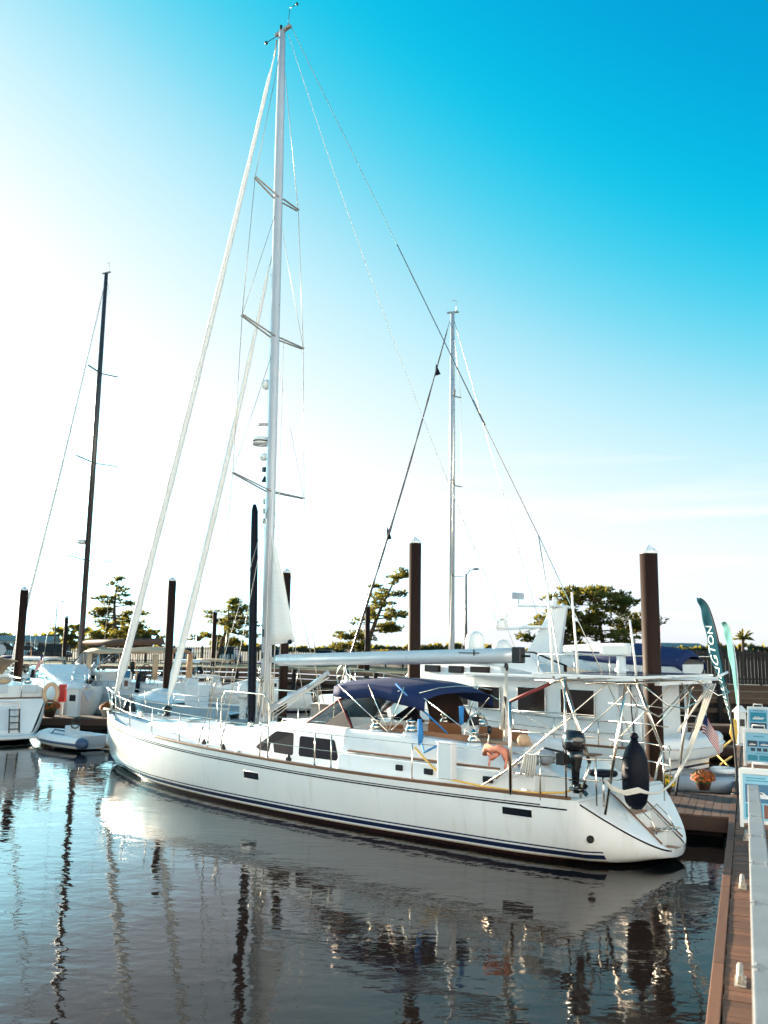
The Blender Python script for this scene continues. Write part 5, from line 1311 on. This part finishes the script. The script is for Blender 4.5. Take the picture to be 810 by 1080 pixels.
# ------------------------------------------------------------------ quay, fences
qw=thing('quay_wall','weathered timber quay wall under the lawn and the fences','quay wall',(0,0,0))
t=MB(); t2=MB(); t3=MB(); t4=MB()
for (a,b_) in zip(EDGE[1:4],EDGE[2:5]):
    a=V((*a,0)); b=V((*b_,0)); d=(b-a); L_=d.length; d.normalize(); n=V((-d.y,d.x,0)); n=n if n.y<0 else -n
    rot=Matrix.Rotation(math.atan2(d.y,d.x),3,'Z'); k=0
    while k<L_:
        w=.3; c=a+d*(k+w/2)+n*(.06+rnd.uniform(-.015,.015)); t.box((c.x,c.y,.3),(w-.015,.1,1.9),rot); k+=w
    c=a+d*(L_/2)
    for z,h_,o_ in((2.06,.34,.16),(1.66,.36,.14),(1.30,.30,.12)): 
        kk=0
        while kk<L_:
            w=min(4.2,L_-kk); cc=a+d*(kk+w/2)+n*(o_+rnd.uniform(-.02,.02)); t2.box((cc.x,cc.y,z),(w-.02,.26,h_-.03),rot); kk+=4.2
    cc=c+n*.22; t3.box((cc.x,cc.y,.75),(L_,.22,.24),rot); 
    k=1.0
    while k<L_:
        c=a+d*k+n*.42; t4.lathe([(.16,-1),(.16,1.9+rnd.uniform(-.2,.5))],(c.x,c.y,0),9); k+=3.1
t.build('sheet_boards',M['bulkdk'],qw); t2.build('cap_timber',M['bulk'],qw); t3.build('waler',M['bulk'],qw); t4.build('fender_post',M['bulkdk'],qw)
bf_=thing('board_fence','black close board fence on top of the quay at right','fence',(0,0,0))
t=MB(); t2=MB(); t5=MB()
def run(a,b,step):
    d=(V(b)-V(a)); L_=d.length; d.normalize(); k=0
    while k<L_: yield V(a)+d*k,d,k; k+=step
A_=(15.2,53.6,LZ); B_=(45,47,LZ)
for p,d,k in run(A_,B_,.2):
    rot=Matrix.Rotation(math.atan2(d.y,d.x),3,'Z'); t.box((p.x,p.y,LZ+1.0+rnd.uniform(-.015,.015)),(.178,.03,1.92),rot)
for p,d,k in run(A_,B_,2.4):
    if k>26: continue
    rot=Matrix.Rotation(math.atan2(d.y,d.x),3,'Z'); t2=MB(); t2.box((p.x,p.y-.07,LZ+1.02),(.12,.1,2.1),rot); t2.build('fence_post',M['fence'],bf_)
d=(V(B_)-V(A_)); c=V(A_)+d*.5; rot=Matrix.Rotation(math.atan2(d.y,d.x),3,'Z')
for z in(.35,1.75): t5.box((c.x,c.y-.05,LZ+z),(d.length,.05,.1),rot)
t.build('board_panel',M['fence'],bf_); t5.build('fence_rail',M['fence'],bf_)
pf=thing('picket_fence','dark steel picket fence between the lawn and the parking lot','fence',(0,0,0))
t=MB(); t2=MB(); t5=MB()
for A_,B_ in(((10,70,LZ),(-4,91,LZ)),((-4,91,LZ),(-70,91,LZ))):
    for p,d,k in run(A_,B_,.24):
        rot=Matrix.Rotation(math.atan2(d.y,d.x),3,'Z'); t.box((p.x,p.y,LZ+.85),(.07,.04,1.7),rot)
    for p,d,k in run(A_,B_,2.9):
        if p.x<-52: continue
        t2=MB(); t2.box((p.x,p.y,LZ+.9),(.14,.14,1.85)); t2.build('fence_post',M['fence'],pf)
    d=(V(B_)-V(A_)); c=V(A_)+d*.5; rot=Matrix.Rotation(math.atan2(d.y,d.x),3,'Z')
    for z in(.25,1.5): t5.box((c.x,c.y,LZ+z),(d.length,.05,.07),rot)
t.build('pickets',M['fence'],pf); t5.build('fence_rail',M['fence'],pf)

# ------------------------------------------------------------------ lamp posts, cars, buildings
def lamp(label,px,py,Yd,arm):
    p=at(px,py,Yd); o=thing('street_lamp',label,'street lamp',(p.x,p.y,LZ),0,'street lamps of the parking lot'); h_=p.z-LZ
    t=MB(); t.tube([(0,0,0),(0,0,h_*.95)],[.14,.08],8); t.box((0,0,.1),(.4,.4,.2)); t.build('post',M['lamp'],o)
    t=MB(); t.tube([(0,0,h_*.93),(arm*.35,0,h_*.985),(arm*.8,0,h_)],.045,6); t.build('arm',M['lamp'],o)
    t=MB(); t.ball((arm*.95,0,h_),(.32,.14,.09),10,6); t.build('lamp_head',M['lamp'],o)
lamp('tall dark street lamp between the white mast and the radar arch',491.5,600,74,.9)
lamp('far street lamp on the left beyond the fence',60.5,634,120,.8)
def car(label,x,y,rz,c,tall=0):
    o=thing('parked_car',label,'car',(x,y,LZ+.012),rz,'cars parked behind the picket fence'); m=carpaint('car_paint',c)
    t=MB(); w=.9
    prof=[(-2.2,.35),(-2.25,.75),(-2.0,.95),(-1.4,1.0),(1.1,1.02),(2.1,.85),(2.25,.6),(2.2,.35)]
    t.prism([(a,-w,b) for a,b in prof],(0,2*w,0)); t.build('body',m,o,bevel=.08)
    t=MB(); cab_=[(-1.9-.2*tall,1.0),(-1.45-.5*tall,1.5+.25*tall),(.3,1.52+.25*tall),(1.15,1.02)]
    t.loft([[(a,-.82+.12*(b-1),b) for a,b in cab_],[(a,.82-.12*(b-1),b) for a,b in cab_]]); t.build('window',M['glass'],o)
    t=MB(); t.box((-.55,0,1.53+.25*tall),(1.75+.6*tall,1.45,.06)); t.build('roof',m,o,bevel=.02)
    for sx in(-1.35,1.35):
        for sy in(-.88,.88):
            t=MB(); t.lathe([(.1,-.1),(.33,-.1),(.34,0),(.33,.1),(.1,.1)],(sx,sy,.33),12,Matrix.Rotation(R(90),3,'X')); wl_=t.build('wheel',M['rubber'],o)
            t=MB(); t.lathe([(.02,-.115),(.2,-.11),(.2,.11),(.02,.115)],(sx,sy,.33),10,Matrix.Rotation(R(90),3,'X')); t.build('rim',M['alu'],wl_)
cars=[('silver car behind the picket fence, between far pile and second pine',196,97,R(95),(.45,.46,.48),0),('white van like car parked right of the second pine',243,98,R(88),(.75,.75,.74),1),('dark blue car parked behind the fence near the yacht mast',290,97,R(85),(.03,.05,.09),0),('pale teal car at the far left edge behind the fence',6,99,R(20),(.30,.48,.50),1),('white hatchback just left of the leftmost pile behind the fence',30,102,R(10),(.7,.7,.7),0),('grey car parked left of the leaning pine',345,94,R(80),(.25,.26,.28),0),('black car parked between leftmost pile and dark sloop mast',52,96,R(170),(.02,.02,.022),1)]
for lb,px,Yd,rz,c,tl in cars:
    p=at(px,690,Yd); car(lb,p.x,p.y,rz,c,tl)
def house(label,px,Yd,w,d,h_,m='wallw'):
    p=at(px,680,Yd); o=thing('house',label,'house',(p.x,p.y,LZ),R(8),None); t=MB(); t.box((0,0,h_/2),(w,d,h_)); t.build('wall',M[m],o)
    t=MB(); t.prism([(-w/2-.5,-d/2-.5,h_),(-w/2-.5,d/2+.5,h_),(-w/2-.5,0,h_+d*.14)],(w+1,0,0)); t.build('roof',M['roof'],o)
    t=MB()
    for k in range(int(w/3)): t.box((-w/2+1.5+3*k,-d/2-.02,h_*.55),(1.2,.06,1.4))
    t.build('windows',M['glass'],o)
house('low white building far away at the left edge behind cars',12,230,22,10,2.4)
house('distant grey roofed building above the black fence at right',712,260,14,8,3.6)

# ------------------------------------------------------------------ trees
def needle_pad(mb,c,rx,ry,rz,n,g,ls=.34,dirv=None):
    for k in range(n):
        while True:
            q=V((g.uniform(-1,1),g.uniform(-1,1),g.uniform(-1,1)))
            if q.length<1: break
        p=c+V((q.x*rx,q.y*ry,q.z*rz))
        for j in range(4):
            d=V((q.x*.8+g.uniform(-.8,.8),q.y*.8+g.uniform(-.8,.8),g.uniform(-.1,.95))).normalized(); l=ls*g.uniform(.7,1.3); s_=d.cross(V((g.uniform(-1,1),g.uniform(-1,1),g.uniform(-1,1)))).normalized()*(l*.17)
            mb.add([p-s_,p+s_,p+d*l+s_*.6,p+d*l-s_*.6],[(0,1,2,3)])
def pine(name,label,base,trunk,limbs,m,seed,ls=.27,dens=34,group='pine trees beyond the quay',flat=.34):
    """trunk: points; limbs: (height fraction, azimuth, length, rise, pad radius)"""
    g=random.Random(seed); o=thing(name,label,'tree',base,0,group)
    t=MB(); cr=MB(); pts=[V(p) for p in trunk]; L_=len(pts)-1
    def tp(u):
        x=u*L_; i=min(int(x),L_-1); return pts[i].lerp(pts[i+1],x-i)
    r0=.028*pts[-1].z+.07
    t.tube([tp(i/10) for i in range(11)],[r0*(1-.8*i/10) for i in range(11)],9)
    for (u,az,ln,rise,pr) in limbs:
        a=tp(u); d=V((math.cos(az),math.sin(az),0)); P=[a]
        for k in range(1,6):
            q=k/5; P.append(a+d*(ln*q)+V((g.uniform(-.1,.1)*ln*.4,g.uniform(-.1,.1)*ln*.4,rise*q*q+ .05*math.sin(q*5))))
        t.tube(P,[r0*.38*(1-u*.5)*(1-.75*k/5) for k in range(6)],6)
        m_=max(2,int(ln/(pr*.75)))
        for k in range(m_):
            q=.35+.7*(k+.5)/m_; i=min(4,int(q*5)); c=P[i].lerp(P[min(5,i+1)],min(1,q*5-i)); w=pr*g.uniform(.65,1.15)
            for s_ in range(2):
                cc=c+V((g.uniform(-.8,.8)*pr,g.uniform(-.8,.8)*pr,g.uniform(-.35,.6)*pr)); ww=w*g.uniform(.4,.85)
                needle_pad(cr,cc,ww,ww,ww*flat*g.uniform(.8,1.8),int(dens*ww*ww+6),g,ls)
                t.tube([c,cc],.02,4)
    t.build('trunk',M['bark'],o); cr.build('crown',m,o,merge=False); return o
g=random.Random(11)
# left pine: layered, tapering
p=at(122,690,98); p.z=LZ
L1=[]
for k in range(22):
    u=.22+.78*k/21; L1.append((u,g.uniform(0,6.28),(3.4*(1-u)**.75+.5)*g.uniform(.6,1.15),g.uniform(-.1,.5),.75*(1.15-.5*u)))
L1+=[(.34,0.1,3.9,.4,.7),(.30,3.2,3.0,.2,.7),(.52,3.0,2.4,.3,.6),(.55,.2,2.9,.3,.6),(.72,3.3,2.0,.3,.6)]
pine('pine_tree','layered pine with sparse flat branches behind the dark sloop boom',p,[(0,0,0),(-.2,0,3),(-.5,0,6),(-.3,0,9.0)],L1,M['needle'],5)
p=at(230,690,96); p.z=LZ
L2=[]
for k in range(17):
    u=.3+.7*k/16; L2.append((u,g.uniform(0,6.28),(3.3*(1-abs(u-.55)*1.1)+.3)*g.uniform(.6,1.1),g.uniform(-.3,.7),.68))
L2+=[(.45,3.1,3.6,-.3,.6),(.6,0,3.2,.2,.6),(.5,.3,3.6,-.4,.6)]
pine('pine_tree','round topped sparse pine between two far piles left of the mast',p,[(0,0,0),(.3,0,2),(1.0,0,4.5),(.9,0,6.3)],L2,M['needle'],6)
p=at(380,690,78); p.z=LZ
L3=[]
for k in range(20):
    u=.12+.88*k/19; L3.append((u,g.uniform(0,6.28),(2.3*(1-abs(u-.45)*.9)+.25)*g.uniform(.65,1.2),g.uniform(-.2,.6),.62))
L3+=[(.35,3.2,2.6,.1,.6),(.25,3.1,2.6,0,.6),(.45,0.1,2.5,.2,.6),(.62,.1,2.2,.2,.55),(.8,.1,1.5,.3,.5),(.97,.2,1.1,.3,.45)]
pine('pine_tree','narrow pine leaning right between the furled forestay and the thick pile',p,[(0,0,0),(.7,0,2.5),(1.6,0,5),(3.2,0,8.4)],L3,M['needle2'],7)
p=at(640,690,64); p.z=LZ
L4=[]
for k in range(19):
    u=.4+.6*k/18; L4.append((u,g.uniform(0,6.28),g.uniform(1.6,3.9)*(1.1-.45*u),g.uniform(.0,.8),.75))
L4+=[(.62,3.2,4.0,.4,.9),(.66,.0,4.0,.3,.9),(.55,0,3.6,0,.8),(.85,3.1,3.0,.3,.85),(.9,.1,2.8,.3,.85),(.5,3.2,3.4,-.1,.8),(.95,2.6,2.0,.4,.8),(.97,.6,1.9,.4,.8)]
pine('pine_tree','broad flat topped pine, largest of the trees, left of the thickest pile',p,[(0,0,0),(-.2,0,2),(-.5,0,4),(-.8,0,6.0)],L4,M['needle'],8,dens=46,flat=.40)
p=at(592,690,66); p.z=LZ
L5=[]
for k in range(16):
    u=.3+.7*k/15; L5.append((u,g.uniform(0,6.28),g.uniform(1.6,2.9)*(1.1-.4*u),g.uniform(-.1,.5),.8))
L5+=[(.6,3.2,2.6,.1,.8),(.85,3.1,1.9,.2,.7),(.7,3.2,2.4,0,.7),(.75,.1,2.4,.1,.8)]
pine('pine_tree','lower dense pine just right of the radar arch',p,[(0,0,0),(0,0,2),(.1,0,4.1)],L5,M['needle2'],9,dens=36,flat=.42)
p=at(783,690,72); p.z=LZ
o=thing('spiky_tree','small spiky topped palm like tree behind the black fence','tree',p); t=MB(); t.tube([(0,0,0),(.1,0,3.0)],[.16,.12],8); t.build('trunk',M['bark'],o)
t=MB(); g2=random.Random(4)
for k in range(26):
    a=g2.uniform(0,6.28); e=g2.uniform(-.1,1.2); d=V((math.cos(a)*math.cos(e),math.sin(a)*math.cos(e),math.sin(e))); s_=d.cross(V((0,0,1))).normalized()*.10; c=V((.1,0,3.0)); l=g2.uniform(.7,1.2)
    t.add([c-s_*.4,c+s_*.4,c+d*l*.6+s_+V((0,0,.1)),c+d*l-V((0,0,.15)),c+d*l*.6-s_+V((0,0,.1))],[(0,1,2,3,4)])
t.build('crown',M['needle2'],o,merge=False)
# far wood line
t=MB(); g3=random.Random(21)
def clump_line(x0,x1,Yd,h0,h1,step):
    x=x0
    while x<x1:
        h_=g3.uniform(h0,h1)*(.75+.25*math.sin(x*.07)); r=g3.uniform(2,3.6)
        for j in range(46):
            a=g3.uniform(0,6.28); q=g3.uniform(0,1)**.5; z=g3.uniform(.1,1); rr=r*math.sqrt(max(0.05,1-(z-.3)**2/.6))*q
            c=V((x+rr*math.cos(a)*1.3,Yd+rr*math.sin(a),LZ+h_*z)); l=g3.uniform(.5,1.1); d1=V((g3.uniform(-1,1),g3.uniform(-1,1),g3.uniform(-.6,1))).normalized()*l; d2=d1.orthogonal().normalized()*l*.7
            t.add([c-d1-d2,c+d1-d2,c+d1+d2,c-d1+d2],[(0,1,2,3)])
        x+=step*g3.uniform(.7,1.3)
clump_line(-190,-62,245,3.5,8.5,2.6); clump_line(-62,70,330,2.5,4.5,3.5); clump_line(60,210,250,3.0,5.6,2.4)
o=t.build('far_woods',M['far'],merge=False); o['kind']='stuff'; o['label']='low line of distant trees along the horizon'

# ------------------------------------------------------------------ added unseen behind the viewer to bounce sun onto the yacht: quay apron and boathouse
poly_sheet('unseen_quay_apron',[(-90,-60),(120,-60),(120,-6),(-90,-2)],2.3,M['concrete'])
bh=thing('bounce_boathouse','long white wall block added unseen behind the viewer to bounce sunlight','light bouncer',(10,-13,2.3),R(11))
t=MB(); t.box((0,-6,9),(110,12,18)); t.build('wall',M['bounce_wall'],bh)
t=MB(); t.prism([(-56,1,18),(-56,-13,18),(-56,-6,21)],(112,0,0)); t.build('roof',M['roof'],bh)
for k in range(8):
    t=MB(); t.box((-40+11.4*k,.03,1.9),(3.4,.12,3.6)); t.build('door',M['bluehull'],bh,bevel=.03)
    t=MB(); t.box((-34.5+11.4*k,.03,6.5),(1.5,.1,1.8)); t.build('window',M['glass'],bh)
# ------------------------------------------------------------------ light, sky, camera
SUN_AZ=V((-.735,.678)); SUN_EL=R(10)
sd=V((SUN_AZ.x*math.cos(SUN_EL),SUN_AZ.y*math.cos(SUN_EL),math.sin(SUN_EL))).normalized()
sl=bpy.data.lights.new('sun','SUN'); sl.energy=SUN_E; sl.angle=R(.55); sl.color=(1,.82,.60)
so=bpy.data.objects.new('sun',sl); COL.objects.link(so); so.rotation_euler=sd.to_track_quat('Z','Y').to_euler()
w=bpy.data.worlds.new('World'); scene.world=w; w.use_nodes=True; nt=w.node_tree
bg_=nt.nodes['Background']; sky=nt.nodes.new('ShaderNodeTexSky'); sky.sky_type='NISHITA'; sky.sun_disc=False
sky.sun_elevation=SUN_EL; sky.sun_rotation=math.atan2(SUN_AZ.x,SUN_AZ.y); sky.air_density=1.0; sky.dust_density=SKY_DUST; sky.ozone_density=1.0; sky.altitude=0
# turquoise air: the thin dark part of the sky loses its red
sep=nt.nodes.new('ShaderNodeSeparateColor'); nt.links.new(sky.outputs['Color'],sep.inputs[0])
def wm_(op,a,b_,c_=None):
    n_=nt.nodes.new('ShaderNodeMath'); n_.operation=op
    for i_,q_ in enumerate((a,b_,c_)):
        if q_ is None: continue
        if isinstance(q_,(int,float)): n_.inputs[i_].default_value=q_
        else: nt.links.new(q_,n_.inputs[i_])
    return n_.outputs[0]
def fcurve(src,pts,k=10.0):
    n_=nt.nodes.new('ShaderNodeFloatCurve'); c_=n_.mapping.curves[0]; n_.mapping.use_clip=False
    c_.points[0].location=(pts[0][0]/k,pts[0][1]/k); c_.points[1].location=(pts[-1][0]/k,pts[-1][1]/k)
    for x_,y_ in pts[1:-1]: c_.points.new(x_/k,y_/k)
    for p_ in c_.points: p_.handle_type='AUTO_CLAMPED'
    n_.mapping.update(); nt.links.new(wm_('MULTIPLY',src,1/k),n_.inputs['Value']); return wm_('MULTIPLY',n_.outputs[0],k)
g1_=fcurve(sep.outputs[1],[(0,0),(1.25,.98),(1.65,1.52),(2.0,1.88),(2.4,2.22),(2.8,2.50),(3.15,2.66),(3.6,2.84),(4.3,3.3),(5,4.6),(6,6.8),(7,9.0),(10,13.0)])
r1_=fcurve(g1_,[(0,0),(1.45,.01),(1.65,.07),(2.0,.52),(2.2,.98),(2.4,1.40),(2.55,1.72),(2.75,2.2),(3.0,2.62),(3.6,3.0),(5,3.4),(7,4.0),(14,7.0)])
b1_=wm_('MAXIMUM',wm_('SMOOTH_MIN',wm_('MULTIPLY',sep.outputs[2],SKY_B),wm_('MULTIPLY_ADD',g1_,.5,1.55),.3),wm_('MINIMUM',wm_('MULTIPLY',g1_,1.22),wm_('ADD',g1_,1.2)))
b1_=wm_('MINIMUM',b1_,wm_('MAXIMUM',wm_('MULTIPLY_ADD',g1_,.5,1.55),wm_('MULTIPLY_ADD',g1_,1.25,-.5)))
comb=nt.nodes.new('ShaderNodeCombineColor')
for i_,c_ in enumerate((r1_,g1_,b1_)): nt.links.new(c_,comb.inputs[i_])
# thin high cloud streaks
tc=nt.nodes.new('ShaderNodeTexCoord'); mp_=nt.nodes.new('ShaderNodeMapping'); mp_.inputs['Scale'].default_value=(1.2,1.2,16); mp_.inputs['Rotation'].default_value=(0,R(-3),0)
no=nt.nodes.new('ShaderNodeTexNoise'); no.inputs['Scale'].default_value=1.6; no.inputs['Detail'].default_value=6; no.inputs['Roughness'].default_value=.55
nt.links.new(tc.outputs['Generated'],mp_.inputs['Vector']); nt.links.new(mp_.outputs['Vector'],no.inputs['Vector'])
mr=nt.nodes.new('ShaderNodeMapRange'); mr.inputs['From Min'].default_value=.52; mr.inputs['From Max'].default_value=.72; mr.inputs['To Max'].default_value=.85
nt.links.new(no.outputs['Fac'],mr.inputs['Value'])
sp=nt.nodes.new('ShaderNodeSeparateXYZ'); nt.links.new(tc.outputs['Generated'],sp.inputs[0])
hm=nt.nodes.new('ShaderNodeMapRange'); hm.inputs['From Min'].default_value=.28; hm.inputs['From Max'].default_value=.14; nt.links.new(sp.outputs['Z'],hm.inputs['Value'])
mm=nt.nodes.new('ShaderNodeMath'); mm.operation='MULTIPLY'; nt.links.new(mr.outputs['Result'],mm.inputs[0]); nt.links.new(hm.outputs['Result'],mm.inputs[1])
cl=nt.nodes.new('ShaderNodeMix'); cl.data_type='RGBA'; 
hz=nt.nodes.new('ShaderNodeMapRange'); hz.interpolation_type='SMOOTHSTEP'; hz.inputs['From Min'].default_value=.19; hz.inputs['From Max'].default_value=-.01; hz.inputs['To Max'].default_value=.85; nt.links.new(sp.outputs['Z'],hz.inputs['Value'])
hx=nt.nodes.new('ShaderNodeMix'); hx.data_type='RGBA'; hx.blend_type='LIGHTEN'; nt.links.new(hz.outputs['Result'],hx.inputs['Factor']); nt.links.new(comb.outputs[0],hx.inputs[6]); hx.inputs[7].default_value=(2.75,2.72,2.72,1)
nt.links.new(mm.outputs[0],cl.inputs['Factor']); nt.links.new(hx.outputs[2],cl.inputs[6]); cl.inputs[7].default_value=(3.1,3.05,3.0,1)
nt.links.new(cl.outputs[2],bg_.inputs['Color']); bg_.inputs['Strength'].default_value=SKY_S
cam=bpy.data.cameras.new('camera'); co=bpy.data.objects.new('camera',cam); COL.objects.link(co)
cam.sensor_fit='VERTICAL'; cam.sensor_height=36; cam.lens=FPX/1080*36; cam.clip_start=.1; cam.clip_end=6000
co.matrix_world=Matrix.Translation(CAM)@Matrix((_r,_u,-_f)).transposed().to_4x4()
cam.dof.use_dof=True; cam.dof.focus_distance=18.5; cam.dof.aperture_fstop=1.5
scene.camera=co
scene.view_settings.view_transform='Standard'; scene.view_settings.look='None'; scene.view_settings.exposure=EXPO; scene.view_settings.gamma=1
scene.cycles.max_bounces=8; scene.cycles.transparent_max_bounces=12; scene.cycles.caustics_reflective=False; scene.cycles.caustics_refractive=False
